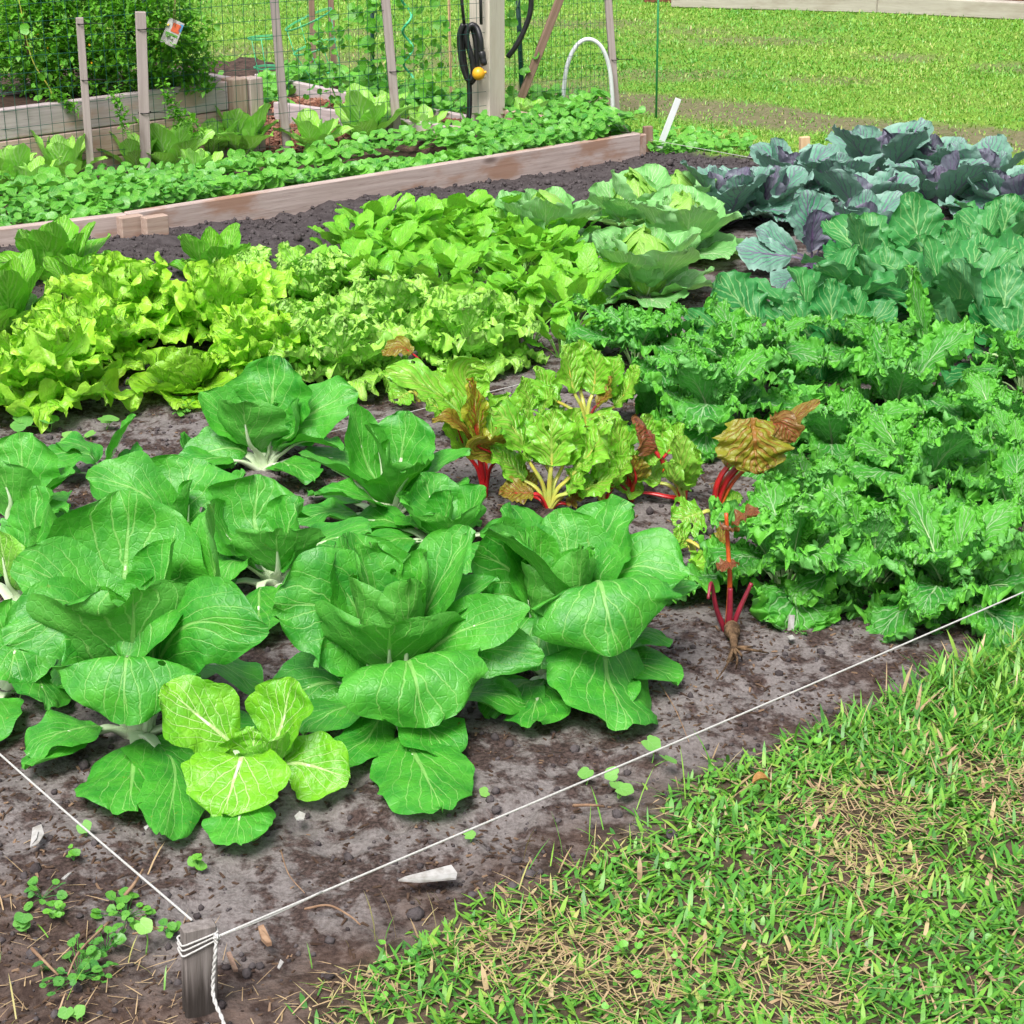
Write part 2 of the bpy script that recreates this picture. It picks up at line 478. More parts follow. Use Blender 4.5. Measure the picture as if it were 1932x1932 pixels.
# ---------------------------------------------------------------- plant materials
M = {}
M['bok'] = leaf_mat('bok_choy_leaf', (.026, .255, .018), (.095, .450, .032), (.42, .72, .22), (.11, .38, .06), nv=4.3, curve=.85, vw=.020,
                    mw=.042, vstr=.46, rough=.45, spec=.6, trans=(.10, .60, .01), tfac=.20, mott=.7, bump=.40, net=64.0, spots=((.22, .34, .04), 75.0, .60), holes=(26.0, .035, .16))
M['bokyoung'] = leaf_mat('young_bok_choy_leaf', (.10, .40, .012), (.24, .60, .02), (.66, .86, .36), (.22, .52, .08), nv=4.3, curve=.85, vw=.026,
                         mw=.05, vstr=.7, rough=.38, net=60.0, trans=(.2, .6, .02), tfac=.22, mott=.6, bump=.6)
M['stalk'] = plain_mat('pale_stalk', (.55, .68, .42), (.70, .78, .58), .38, .5, 14.0)
M['lettuce'] = leaf_mat('lettuce_leaf', (.19, .66, .016), (.46, .88, .07), (.50, .70, .18), (.24, .50, .06), nv=7, curve=.5, vw=.05, mw=.05,
                        vstr=.35, rough=.36, trans=(.28, .82, .02), tfac=.34, mott=.7, bump=.9, edgecol=(.56, .80, .06))
M['butter'] = leaf_mat('butterhead_leaf', (.18, .52, .015), (.36, .70, .03), (.45, .66, .15), (.2, .46, .05), nv=6, curve=.5, vw=.05, mw=.05,
                       vstr=.4, rough=.34, trans=(.3, .7, .02), tfac=.32, mott=.7, bump=.9, edgecol=(.38, .62, .05))
M['romaine'] = leaf_mat('upright_lettuce_leaf', (.11, .44, .02), (.24, .60, .03), (.42, .66, .18), (.15, .42, .06), nv=7, curve=.5, mw=.06,
                        vstr=.5, rough=.36, trans=(.2, .65, .02), tfac=.3, mott=.6, bump=.7)
M['frilly'] = leaf_mat('frilly_mustard_leaf', (.24, .70, .03), (.52, .92, .14), (.55, .72, .30), (.25, .52, .12), nv=8, curve=.5, vw=.05, mw=.05,
                       vstr=.5, rough=.4, trans=(.25, .8, .05), tfac=.33, mott=.6, bump=.7, edgecol=(.45, .70, .12))
M['mustard'] = leaf_mat('mustard_leaf', (.10, .44, .018), (.27, .66, .04), (.40, .64, .12), (.22, .50, .08), nv=6, curve=.5, vw=.04, mw=.05,
                        vstr=.4, rough=.40, trans=(.28, .72, .02), tfac=.32, mott=.6, bump=.6)
M['cabbage'] = leaf_mat('cabbage_leaf', (.17, .50, .13), (.34, .68, .25), (.58, .76, .44), (.30, .52, .25), nv=6, curve=.85, vw=.026, mw=.05,
                        vstr=.85, rough=.48, trans=(.35, .7, .1), tfac=.28, mott=.5, bump=.5, net=0)
M['cabheart'] = leaf_mat('cabbage_heart_leaf', (.19, .52, .08), (.33, .66, .14), (.66, .82, .32), (.34, .60, .08), nv=6, curve=.85, vw=.026,
                         mw=.05, vstr=.85, rough=.45, trans=(.45, .8, .05), tfac=.3, mott=.5, bump=.6)
M['red'] = leaf_mat('red_cabbage_leaf', (.030, .230, .100), (.17, .37, .27), (.20, .09, .26), (.17, .25, .23), nv=6, curve=.7, vw=.035, mw=.05,
                    vstr=.8, rough=.50, spec=.5, trans=(.12, .3, .12), tfac=.14, mott=.95, bump=.6, edgecol=(.32, .46, .42))
M['redheart'] = leaf_mat('red_cabbage_heart_leaf', (.09, .075, .14), (.21, .24, .28), (.16, .06, .20), (.17, .15, .21), nv=6, curve=.7, vw=.035,
                         mw=.07, vstr=.6, rough=.5, spec=.4, trans=(.12, .12, .14), tfac=.14, mott=.6, bump=.5)
M['collard'] = leaf_mat('collard_leaf', (.018, .20, .045), (.075, .33, .075), (.30, .55, .20), (.17, .36, .19), nv=6, curve=.62, vw=.035, mw=.04,
                        vstr=.7, rough=.44, trans=(.06, .42, .05), tfac=.2, mott=.6, bump=.5)
M['kale'] = leaf_mat('curly_kale_leaf', (.014, .175, .028), (.10, .43, .030), (.42, .64, .34), (.15, .40, .14), nv=7, curve=.6, vw=.024, mw=.040,
                     vstr=.62, rough=.50, trans=(.10, .55, .05), tfac=.25, mott=.6, bump=.6, edgecol=(.16, .55, .045), vfade=(.80, .35), edgeamt=.85)
M['kalest'] = plain_mat('kale_stalk', (.36, .55, .22), (.45, .60, .32), .45, .4, 18.0)
M['chard'] = leaf_mat('chard_leaf', (.11, .44, .018), (.27, .62, .045), (.45, .52, .12), (.22, .44, .06), nv=7, curve=.5, vw=.05, mw=.05, vstr=.55,
                      rough=.32, spec=.6, trans=(.3, .65, .03), tfac=.28, mott=.7, bump=.6, spots=((.16, .06, .035), 30.0, .50), holes=(38.0, .14, .26))
M['chardred'] = leaf_mat('red_veined_chard_leaf', (.26, .36, .02), (.44, .42, .03), (.42, .02, .02), (.30, .32, .03), nv=7, curve=.5, vw=.05, mw=.08,
                         vstr=.85, rough=.34, spec=.6, trans=(.6, .5, .03), tfac=.28, mott=.8, bump=1.0, spots=((.16, .06, .03), 26.0, .48))
M['chardold'] = leaf_mat('withered_chard_leaf', (.26, .29, .015), (.21, .07, .03), (.36, .03, .03), (.26, .27, .02), nv=7, curve=.5, vw=.05, mw=.06,
                         vstr=.5, rough=.4, trans=(.4, .25, .03), tfac=.2, mott=.35, bump=.8, spots=((.11, .035, .02), 34.0, .40))
M['redst'] = plain_mat('red_stem', (.52, .018, .022), (.36, .012, .018), .3, .55, 30.0)
M['darkredst'] = plain_mat('dark_red_stem', (.30, .02, .04), (.18, .015, .03), .35, .5, 30.0)
M['orangest'] = plain_mat('orange_stem', (.62, .13, .02), (.50, .06, .02), .35, .5, 30.0)
M['yellowst'] = plain_mat('yellow_green_stem', (.42, .50, .10), (.50, .42, .06), .35, .5, 30.0)
M['greenst'] = plain_mat('green_stem', (.16, .40, .06), (.22, .44, .10), .42, .4, 30.0)
M['root'] = plain_mat('dug_up_root', (.20, .125, .07), (.06, .035, .02), .85, .2, 40.0, bump=.8, bd=.01)
M['dryleaf'] = leaf_mat('dry_leaf', (.40, .19, .05), (.26, .11, .03), (.5, .3, .1), (.42, .24, .08), rough=.6, trans=(.5, .25, .05), tfac=.2)

def on(px, py, z=0.0):
    p = G(px, py, 0); p[2] = z
    return p

# ---------------------------------------------------------------- bok choy, leaf by leaf
def bok(label, px, py, leaves, mat='bok', sw=(.021, .009), seed=1, sf=.27, low=5, lowL=1.0, heart=0, group='bok choy plants along the front of the plot'):
    c = on(px, py); th = thing('bok_choy', label, 'bok choy', c, group)
    rs = random.Random(seed * 7 + 3); PLANTS.append((c[0], c[1]))
    for k in range(heart):                    # the folded young leaves in the middle
        ct, N0 = arc_ctrl(c, R_(90 * k + 40 + rs.uniform(-15, 15)), 76, 82, rs.uniform(.25, .30), .022)
        leaf_part(th, c, ct, N0, .050, M['bok'], sfrac=.3, smat=M['stalk'], sw=(.014, .006), k=1.2, cup=.75, bump=.15, nu=24, nv=15, ruf=((.14, 4, 1.5),), wob=.06, seed=seed * 91 + k, tone=.5)
    for k in range(low):                      # the low, half hidden leaves round the foot
        az = 360 * k / low + rs.uniform(-20, 20)
        ct, N0 = arc_ctrl(c, R_(az), 38 + rs.uniform(-6, 10), -26, .235 * lowL * rs.uniform(.85, 1.1), .01, 0, rs.uniform(-.3, .3))
        leaf_part(th, c, ct, N0, .062 * lowL, M['bok'], sfrac=.36, smat=M['stalk'], sw=sw, k=1.05, cup=.1, bump=.08, nu=24, nv=13, ruf=((.12, 3.2, 1.5),), wob=.06,
                  seed=seed * 77 + k, tone=rs.uniform(0, .15))
    for i, lf in enumerate(leaves):
        pts, W = lf[0], lf[1]; kw = dict(lf[2]) if len(lf) > 2 else {}
        P = []
        for (x, y, dy) in pts:
            q = PY(x, y, c[1] + dy)
            if q[2] < .03: dy = G(x, y, .035)[1] - c[1]
            P.append((x, y, dy))
        b = c + np.array([(G(P[0][0], py)[0] - c[0]) * .06 * (1 + i % 3 * .2), (P[0][2]) * .12, .004])
        a = dict(k=1.05, cup=.36, bump=.08, nu=26, nv=15, ruf=((.10, 3.2, 1.5), (.03, 8, 2.5)), wob=.06, seed=seed * 31 + i,
                 tone=rnd.uniform(.0, .35), sfrac=sf, smat=M['stalk'], sw=sw)
        a.update(kw)
        mm = a.pop('mat', M[mat])
        px_leaf(th, c, b, P, W * 1.07, mm, **a)
    return th

Y = dict
bok('largest bok choy at front left, wide cupped rosette on a thick white stalk', 262, 1390, [
    ([(235, 1130, .09), (245, 925, .15)], .135, Y(cup=.30, bump=.09, k=1.15)),
    ([(400, 1130, .05), (395, 950, .09)], .100, Y(cup=.45, twist=-.3, tone=.55)),
    ([(310, 1100, .03), (318, 1015, .05)], .075, Y(cup=.6, bump=.1, tone=.1)),
    ([(250, 1230, -.06), (255, 1125, -.11)], .150, Y(cup=.55, k=1.3, curl=.1, tone=.2)),
    ([(120, 1110, .03), (28, 1055, .02)], .085, Y(cup=.15, face=.6)),
    ([(125, 1165, -.05), (8, 1215, -.09)], .075, Y(cup=-.1, tone=.1, face=.5)),
    ([(365, 1175, -.09), (505, 1195, -.13)], .070, Y(cup=-.2, face=.6)),
    ([(240, 1235, -.13), (235, 1285, -.17), (235, 1368, -.19)], .105, Y(cup=-.25, k=1.3)),
    ([(255, 1410, -.10), (243, 1525, -.2)], .085, Y(cup=-.2, k=1.2, tone=0)),
    ([(150, 1385, -.06), (45, 1448, -.1)], .045, Y(cup=-.1, tone=.2)),
    ([(330, 1450, -.12), (310, 1580, -.2)], .050, Y(cup=-.1, tone=.1)),
    ([(255, 1160, -.05), (240, 1250, -.09)], .085, Y(cup=.2, tone=0)),
    ([(400, 1250, .02), (500, 1310, .0)], .060, Y(cup=.1, tone=0)),
    ([(150, 1240, .0), (100, 1290, -.02)], .070, Y(cup=.1, tone=0)),
], seed=2, heart=4)
bok('broad bok choy in the middle of the front row, pale stalks bare', 745, 1345, [
    ([(815, 1130, .05), (885, 992, .10)], .078, Y(cup=.3, k=.95, q=.58, bump=.09)),
    ([(690, 1110, .06), (650, 1005, .09)], .098, Y(cup=.3, bump=.08)),
    ([(635, 1150, .0), (515, 1140, -.03)], .098, Y(cup=.15, face=.75)),
    ([(700, 1120, .02), (668, 1028, .04)], .062, Y(cup=.65, tone=.3)),
    ([(735, 1245, -.05), (735, 1180, -.11)], .128, Y(cup=.5, k=1.3)),
    ([(870, 1190, -.03), (1000, 1150, -.06)], .050, Y(cup=.1, face=.55)),
    ([(785, 1150, .0), (800, 1105, -.01)], .052, Y(cup=.6, bump=.12)),
    ([(770, 1160, -.02), (772, 1130, -.04)], .045, Y(cup=.7, bump=.12)),
    ([(770, 1250, -.12), (785, 1290, -.17), (800, 1372, -.19)], .118, Y(cup=-.3, k=1.25, fold=.25)),
    ([(765, 1385, -.09), (835, 1528, -.2)], .078, Y(cup=-.15, k=1.1, tone=.05, sfrac=.35)),
    ([(600, 1290, -.02), (505, 1345, -.05)], .070, Y(cup=-.1, tone=0, face=.5)),
    ([(900, 1225, -.03), (1028, 1238, -.05)], .045, Y(cup=-.1, tone=0, face=.6)),
    ([(690, 1395, -.06), (615, 1440, -.1)], .042, Y(cup=-.1, tone=0)),
    ([(850, 1150, .04), (940, 1090, .06)], .060, Y(cup=.3, tone=0)),
], seed=3, heart=4)
bok('bok choy at the right end of the front row, big leaves folded down', 1050, 1285, [
    ([(1000, 1050, .05), (950, 952, .08)], .080, Y(cup=.25)),
    ([(1130, 1030, .08), (1180, 942, .11)], .098, Y(cup=.25, bump=.08)),
    ([(1070, 1030, .08), (1050, 960, .11)], .085, Y(cup=.25)),
    ([(960, 1075, .02), (893, 1040, -.01)], .095, Y(cup=.1, face=.6, bump=.09, tone=0)),
    ([(1010, 1075, -.03), (918, 1000, -.06)], .075, Y(cup=.3)),
    ([(1085, 1080, .0), (1100, 1030, .0)], .055, Y(cup=.6, bump=.12)),
    ([(1100, 1110, -.03), (1105, 1060, -.05)], .060, Y(cup=.6, bump=.1)),
    ([(1190, 1070, .0), (1300, 1085, -.03)], .078, Y(cup=.2, face=.4)),
    ([(1125, 1095, -.10), (1145, 1150, -.16), (1165, 1235, -.18)], .128, Y(cup=-.3, k=1.3, bump=.08, sfrac=.35)),
    ([(1130, 1210, -.08), (1150, 1290, -.15), (1185, 1372, -.17)], .098, Y(cup=-.25, k=1.2, tone=.05)),
    ([(1020, 1165, -.07), (1015, 1265, -.13)], .088, Y(cup=-.2, tone=.05)),
    ([(1020, 1290, -.06), (1000, 1370, -.13)], .058, Y(cup=-.1, tone=0)),
    ([(1235, 1120, .02), (1322, 1105, .02)], .050, Y(cup=.1, tone=0)),
    ([(1210, 1195, -.01), (1268, 1215, -.02)], .052, Y(cup=-.1, tone=0)),
], seed=4, heart=4)
bok('small young yellow-green bok choy nearest the corner stake', 480, 1490, [
    ([(405, 1375, .0), (305, 1295, .01)], .058, Y(cup=.15, face=.6)),
    ([(525, 1385, .03), (555, 1278, .06)], .068, Y(cup=.2, bump=.12)),
    ([(480, 1425, .0), (478, 1372, .0)], .045, Y(cup=.6, bump=.14)),
    ([(510, 1440, -.03), (500, 1400, -.05)], .045, Y(cup=.5, bump=.14)),
    ([(565, 1440, -.01), (660, 1468, -.05)], .052, Y(cup=.1, face=.6)),
    ([(455, 1430, -.06), (420, 1542, -.14)], .078, Y(cup=.12, k=1.2)),
    ([(455, 1515, -.08), (446, 1590, -.16)], .050, Y(cup=-.1, mat=M['bok'], tone=.3)),
], mat='bokyoung', sw=(.013, .005), seed=5, sf=.36, low=0)
bok('flat spreading bok choy behind the largest one, a small curled heart at its centre', 350, 1060, [
    ([(265, 930, .0), (165, 890, .0)], .070, Y(cup=.1, face=.55)),
    ([(350, 930, .05), (365, 862, .10)], .120, Y(cup=.2)),
    ([(355, 950, .0), (360, 905, .0)], .045, Y(cup=.6, bump=.12)),
    ([(420, 950, .03), (462, 890, .03)], .060, Y(cup=.25)),
    ([(400, 980, -.04), (430, 1000, -.08)], .060, Y(cup=.1, tone=0)),
    ([(290, 980, -.04), (230, 1000, -.07)], .070, Y(cup=.1, tone=0)),
], seed=6)
bok('bok choy with a dark crinkled heart between the two biggest front plants', 520, 1110, [
    ([(480, 985, .05), (490, 895, .09)], .095, Y(cup=.2)),
    ([(540, 1025, .0), (562, 935, .03)], .078, Y(cup=.4, bump=.16, tone=0)),
    ([(525, 1070, -.05), (520, 1002, -.1)], .092, Y(cup=.4, k=1.3, tone=.4)),
    ([(430, 1010, .0), (395, 945, .0)], .070, Y(cup=.2)),
    ([(610, 1020, .02), (700, 1000, -.01)], .070, Y(cup=-.1, face=.3)),
    ([(490, 1110, -.06), (488, 1200, -.12)], .055, Y(cup=-.1, tone=0)),
    ([(440, 1060, -.04), (420, 1110, -.08)], .050, Y(cup=.1, tone=.3)),
], seed=7)
bok('compact bok choy tucked behind the gap between the middle and right front plants', 835, 1040, [
    ([(815, 950, .05), (800, 890, .07)], .065, Y(cup=.3)),
    ([(780, 975, .0), (752, 930, .0)], .070, Y(cup=.25)),
    ([(885, 970, .02), (912, 915, .04)], .060, Y(cup=.3)),
    ([(845, 1005, -.04), (845, 975, -.08)], .075, Y(cup=.45, k=1.3, tone=.5)),
    ([(845, 960, .0), (850, 925, .0)], .045, Y(cup=.6, bump=.12)),
    ([(800, 1020, -.04), (780, 1060, -.08)], .055, Y(cup=-.1, tone=0)),
], seed=8)
bok('bok choy with narrow upright leaves just left of the red chard stems', 735, 992, [
    ([(755, 870, .06), (770, 775, .09)], .092, Y(cup=.3)),
    ([(690, 870, .05), (665, 762, .07)], .060, Y(cup=.3)),
    ([(820, 885, .02), (890, 850, .01)], .055, Y(cup=.2)),
    ([(650, 895, .01), (562, 858, -.01)], .052, Y(cup=.3, twist=.3, tone=.4)),
    ([(715, 850, .01), (690, 800, .0)], .040, Y(cup=.5)),
    ([(735, 870, -.01), (735, 830, -.02)], .040, Y(cup=.5, tone=.5)),
    ([(765, 905, -.05), (800, 875, -.09)], .075, Y(cup=.4, tone=.3)),
    ([(680, 935, -.06), (592, 930, -.09)], .052, Y(cup=.25, twist=.2)),
    ([(730, 975, -.06), (715, 1030, -.12)], .058, Y(cup=-.1, tone=0)),
    ([(830, 930, .0), (885, 905, .0)], .055, Y(cup=-.1, tone=0)),
], seed=9)
bok('tall dark bok choy in front of the lettuces, one big upright leaf showing white veins', 500, 890, [
    ([(512, 790, .05), (520, 670, .09)], .098, Y(cup=.3, bump=.08, tone=0)),
    ([(580, 785, .04), (672, 735, .05)], .078, Y(cup=.1, face=.5)),
    ([(580, 830, -.02), (648, 850, -.05)], .062, Y(cup=.2, twist=-.3)),
    ([(450, 805, .02), (374, 742, .02)], .055, Y(cup=.2, face=.5)),
    ([(470, 830, -.05), (455, 755, -.09)], .090, Y(cup=.35, tone=.4, k=1.2)),
    ([(430, 845, -.02), (338, 870, -.04)], .055, Y(cup=.1, tone=.1, face=.5)),
    ([(510, 800, .0), (522, 760, .0)], .042, Y(cup=.6)),
    ([(560, 810, .0), (560, 750, .02)], .050, Y(cup=.5, tone=.1)),
    ([(360, 850, .02), (345, 815, .03)], .045, Y(cup=.3, tone=.2)),
], seed=10)
bok('bok choy cut off by the left edge of the picture, round veined leaf raised', 20, 1020, [
    ([(40, 920, .04), (42, 815, .08)], .095, Y(cup=.2)),
    ([(85, 930, .0), (138, 885, .0)], .058, Y(cup=.2)),
    ([(20, 940, -.03), (-10, 870, -.04)], .060, Y(cup=.3, tone=.5)),
    ([(70, 970, -.05), (130, 960, -.08)], .060, Y(cup=.1)),
], seed=11)
bok('bok choy at the left edge beside the largest plant, one leaf yellowing', 40, 1150, [
    ([(65, 1010, .0), (72, 915, .04)], .095, Y(cup=.15)),
    ([(115, 1030, .0), (158, 962, .0)], .055, Y(cup=.2, tone=.7)),
    ([(15, 1090, -.03), (-5, 1000, -.03)], .070, Y(cup=.2, mat=M['bokyoung'])),
    ([(90, 1040, .0), (60, 1000, -.02)], .05, Y(cup=.2, tone=.1)),
], seed=12)
bok('low shaded bok choy under the largest one at the left edge', 15, 1310, [
    ([(30, 1215, -.02), (15, 1290, -.09)], .075, Y(cup=-.1, tone=0)),
    ([(65, 1265, -.02), (95, 1335, -.07)], .055, Y(cup=-.1, tone=0)),
    ([(80, 1230, .02), (130, 1260, .0)], .055, Y(cup=-.1, tone=0)),
    ([(20, 1180, .02), (20, 1130, .03)], .07, Y(cup=.2, tone=.3)),
], seed=13)
bok('dark-leaved young plant at left with one narrow leaf standing up, midrib showing', 200, 905, [
    ([(215, 850, .0), (235, 815, .0), (255, 782, .0)], .045, Y(cup=.35, k=1.0, tone=.5, sfrac=.2)),
    ([(160, 855, -.02), (72, 856, -.05)], .062, Y(cup=-.1, tone=0)),
    ([(150, 840, .02), (105, 835, .02)], .055, Y(cup=.1, tone=0)),
    ([(230, 870, -.02), (265, 850, -.03)], .055, Y(cup=.2, tone=0)),
], seed=14, sw=(.008, .004), low=2, lowL=.7)

# ---------------------------------------------------------------- lettuces
def lettuce(label, px, py, s=1.0, seed=1, mat='lettuce', kind='loose'):
    c = on(px, py); s = s * 1.22
    grp = 'lettuces and frilly greens in the left rows'
    if kind == 'loose':
        rings = [dict(n=8, e0=44, e1=-25, L=.175 * s, W=.058 * s, tone=.15), dict(n=8, e0=68, e1=12, L=.19 * s, W=.060 * s, tone=.35),
                 dict(n=6, e0=78, e1=55, L=.185 * s, W=.052 * s, tone=.5), dict(n=4, e0=86, e1=78, L=.17 * s, W=.045 * s, tone=.6)]
        kw = dict(k=1.6, q=.36, tcut=.90, base=.35, cup=.25, bump=.17, nu=34, nv=19, ruf=((.24, 5, 1.5), (.10, 12, 2.2)), pop=((.14, 6, 3, 1.3), (.07, 14, 6, 1.8)), wob=.10)
    elif kind == 'butter':
        rings = [dict(n=7, e0=25, e1=-5, L=.13 * s, W=.065 * s, tone=.05), dict(n=7, e0=55, e1=45, L=.115 * s, W=.06 * s, cup=.5, tone=.3),
                 dict(n=6, e0=72, e1=80, L=.10 * s, W=.05 * s, cup=.7, tone=.4), dict(n=4, e0=82, e1=100, L=.085 * s, W=.04 * s, cup=.8, tone=.5)]
        kw = dict(k=1.3, base=.3, cup=.25, bump=.11, nu=20, nv=13, ruf=((.08, 4, 1.8), (.03, 9, 2)), wob=.05)
    elif kind == 'upright':
        rings = [dict(n=6, e0=52, e1=18, L=.20 * s, W=.055 * s, tone=.1), dict(n=6, e0=70, e1=48, L=.21 * s, W=.055 * s, tone=.2),
                 dict(n=5, e0=82, e1=70, L=.19 * s, W=.048 * s, cup=.5, tone=.3)]
        kw = dict(k=1.35, base=.3, cup=.3, bump=.10, nu=22, nv=13, ruf=((.08, 4, 1.8), (.03, 9, 2)), wob=.05)
    else:  # frilly
        rings = [dict(n=8, e0=35, e1=-15, L=.15 * s, W=.055 * s, tone=.2), dict(n=8, e0=58, e1=15, L=.165 * s, W=.055 * s, tone=.35),
                 dict(n=6, e0=75, e1=45, L=.165 * s, W=.05 * s, tone=.5), dict(n=4, e0=85, e1=70, L=.15 * s, W=.04 * s, tone=.6)]
        kw = dict(k=1.7, q=.38, tcut=.90, base=.35, cup=.2, bump=.08, nu=64, nv=31, ruf=((.20, 5, 1.6), (.10, 20, 3)), pop=((.15, 8, 4, 1.4), (.14, 18, 8, 2.0), (.06, 32, 14, 2.2)), wob=.12)
    return rosette('lettuce' if kind != 'frilly' else 'frilly_mustard', label, 'lettuce' if kind != 'frilly' else 'mustard greens', c, rings, M[mat], seed, grp, **kw)

lettuce('crinkled yellow-green lettuce at the left edge of the bed, browned leaf tip at its foot', 85, 772, 1.12, 1)
lettuce('pale upright lettuce with tall folded leaves, second from the left edge', 250, 640, 1.15, 2)
lettuce('yellow-green lettuce between the pale upright one and the frilly greens', 430, 650, 1.1, 3)
lettuce('short yellow-green lettuce hugging the tall dark bok choy from behind', 490, 715, .85, 4)
lettuce('lettuce with bleached leaves behind the one at the left edge', 170, 700, .95, 41)
lettuce('butterhead lettuce with a loose open heart and glossy cupped leaves', 350, 745, 1.0, 5, 'butter', 'butter')
lettuce('tall green upright lettuce nearest the timber joint, bolting tip', 110, 560, 1.02, 6, 'romaine', 'upright')
lettuce('dark green upright lettuce alone against the grey soil mound', 408, 545, .78, 7, 'romaine', 'upright')
lettuce('dark green lettuce cut by the left edge behind the yellow ones', 15, 640, .95, 8, 'romaine', 'upright')
lettuce('mid green lettuce in front of the tall bolting one', 175, 590, .82, 9, 'romaine', 'upright')
lettuce('frilly pale mustard plant with whitish ribs above the tall bok choy', 650, 725, 1.08, 10, 'frilly', 'frilly')
lettuce('frilly mustard plant at the left corner of the broad-leaved mustard patch', 595, 585, 1.0, 11, 'frilly', 'frilly')
lettuce('frilly mustard plant in the middle, below the mustard patch', 735, 640, 1.0, 12, 'frilly', 'frilly')
lettuce('round frilly mustard plant beside bare soil, left of the first curly kale', 890, 690, 1.12, 13, 'frilly', 'frilly')
lettuce('small frilly green behind the yellow-green lettuces', 470, 575, .85, 14, 'frilly', 'frilly')
lettuce('small frilly mustard squeezed between lettuce and frilly plants', 565, 665, .85, 15, 'frilly', 'frilly')

# ---------------------------------------------------------------- broad-leaved mustard patch
def in_poly(x, y, poly):
    r = np.zeros(np.shape(x), bool); n = len(poly)
    for i in range(n):
        x0, y0 = poly[i]; x1, y1 = poly[(i + 1) % n]
        cnd = ((y0 > y) != (y1 > y)) & (x < (x1 - x0) * (y - y0) / (y1 - y0 + 1e-12) + x0)
        r ^= cnd
    return r
MP = [tuple(G(a, b)[:2]) for a, b in ((570, 560), (650, 490), (790, 455), (960, 455), (1085, 480), (1120, 560), (1110, 640), (1060, 680), (1010, 680), (950, 620), (820, 590), (700, 580))]
mx = [p[0] for p in MP]; my = [p[1] for p in MP]
spots_ = []
r2 = random.Random(33); tries = 0
while len(spots_) < 46 and tries < 6000:
    tries += 1
    x, y = r2.uniform(min(mx), max(mx)), r2.uniform(min(my), max(my))
    if bool(in_poly(np.array(x), np.array(y), MP)) and all((x - a) ** 2 + (y - b) ** 2 > .105 ** 2 for a, b in spots_): spots_.append((x, y))
for i, (x, y) in enumerate(spots_):
    h = r2.uniform(.74, 1.06)
    rings = [dict(n=3, e0=58, e1=12, L=.16 * h, W=.034 * h, tone=.0), dict(n=5, e0=76, e1=14, L=.21 * h, W=.036 * h, tone=.25),
             dict(n=4, e0=84, e1=30, L=.20 * h, W=.033 * h, tone=.6)]
    rosette('mustard_plant', 'bright green broad-leaved mustard plant standing in the dense patch', 'mustard greens', np.array([x, y, 0.0]), rings, M['mustard'],
            200 + i, 'broad-leaved mustard plants in the dense patch', smat=M['greenst'], sfrac=.5, sw=(.004, .002), sname='stem', k=1.1,
            cup=.15, bump=.10, nu=18, nv=11, ruf=((.10, 3.5, 1.6), (.03, 9, 2.4)), wob=.07)

# ---------------------------------------------------------------- cabbages
def cabbage(label, px, py, s, seed, red=False, heart=True, az=0):
    c = on(px, py); s = s * (1.22 if red else 1.15); grp = 'red cabbages at the back of the plot' if red else 'green cabbages behind the mustard patch'
    if red:
        rings = [dict(n=5, az=az, e0=34, e1=-6, L=.25 * s, W=.090 * s, tone=.1), dict(n=4, az=az + 30, e0=60, e1=30, L=.24 * s, W=.086 * s, tone=.35),
                 dict(n=2, e0=74, e1=66, L=.20 * s, W=.066 * s, tone=.2, cup=.35), dict(n=2, e0=70, e1=72, L=.19 * s, W=.060 * s, tone=.5, cup=.4, mat=M['redheart'])]
        if heart: rings.append(dict(n=3, e0=82, e1=92, L=.15 * s, W=.055 * s, mat=M['redheart'], cup=.6, tone=.4))
        return rosette('red_cabbage', label, 'red cabbage', c, rings, M['red'], seed, grp, smat=M['redst2'], sname='stalk', sfrac=.22, sw=(.007, .003),
                       k=1.3, base=.0, cup=.2, bump=.07, nu=24, nv=15, ruf=((.07, 5, 2), (.045, 15, 3)), wob=.06)
    rings = [dict(n=6, az=az, e0=22, e1=-6, L=.21 * s, W=.088 * s, tone=.1), dict(n=6, az=az + 30, e0=52, e1=44, L=.22 * s, W=.096 * s, tone=.3),
             dict(n=3, az=60, span=180, e0=64, e1=76, L=.19 * s, W=.088 * s, cup=.5, tone=.4)]
    if heart: rings.append(dict(n=6, e0=28, e1=168, L=.225 * s, W=.078 * s, r0=.015, z0=.01, k=1.0, mat=M['cabheart'], cup=.55, tone=.4))
    return rosette('green_cabbage', label, 'cabbage', c, rings, M['cabbage'], seed, grp, smat=M['stalk'], sname='rib', sfrac=.1, sw=(.008, .002), sth=.3, k=1.25,
                   base=.15, cup=.25, bump=.07, nu=24, nv=15, ruf=((.08, 5, 2), (.035, 12, 3)), wob=.05)
M['redst2'] = plain_mat('purple_rib', (.16, .10, .22), (.24, .20, .28), .4, .45, 20.0)
cabbage('green cabbage with a veined yellow-green heart facing forward, nearest the kale', 1215, 565, 1.06, 301, az=200)
cabbage('green cabbage behind the nearest one, its outer leaf lying out to the right', 1285, 485, .98, 302, az=10)
cabbage('green cabbage at the back corner of the row beside the grey soil', 1190, 435, .95, 303)
cabbage('flat open green cabbage rising out of the mustard patch', 1030, 475, 1.0, 304)
cabbage('bluish green cabbage between the soil mound and the red cabbages', 1275, 425, .85, 305)
cabbage('red cabbage nearest the green ones with purple-grey cup in front', 1370, 425, .98, 311, True, az=250)
cabbage('red cabbage standing against the short pale stake', 1490, 372, .90, 312, True)
cabbage('tallest red cabbage with a dark leaf curling over its top', 1655, 350, 1.15, 313, True)
cabbage('red cabbage left of the tallest one, frosted flat leaves', 1575, 385, .9, 314, True)
cabbage('red cabbage behind the big pale collard leaf', 1640, 440, .95, 315, True)
cabbage('purple-blue red cabbage with ribbed leaves right of the collard tip', 1765, 405, 1.0, 316, True)
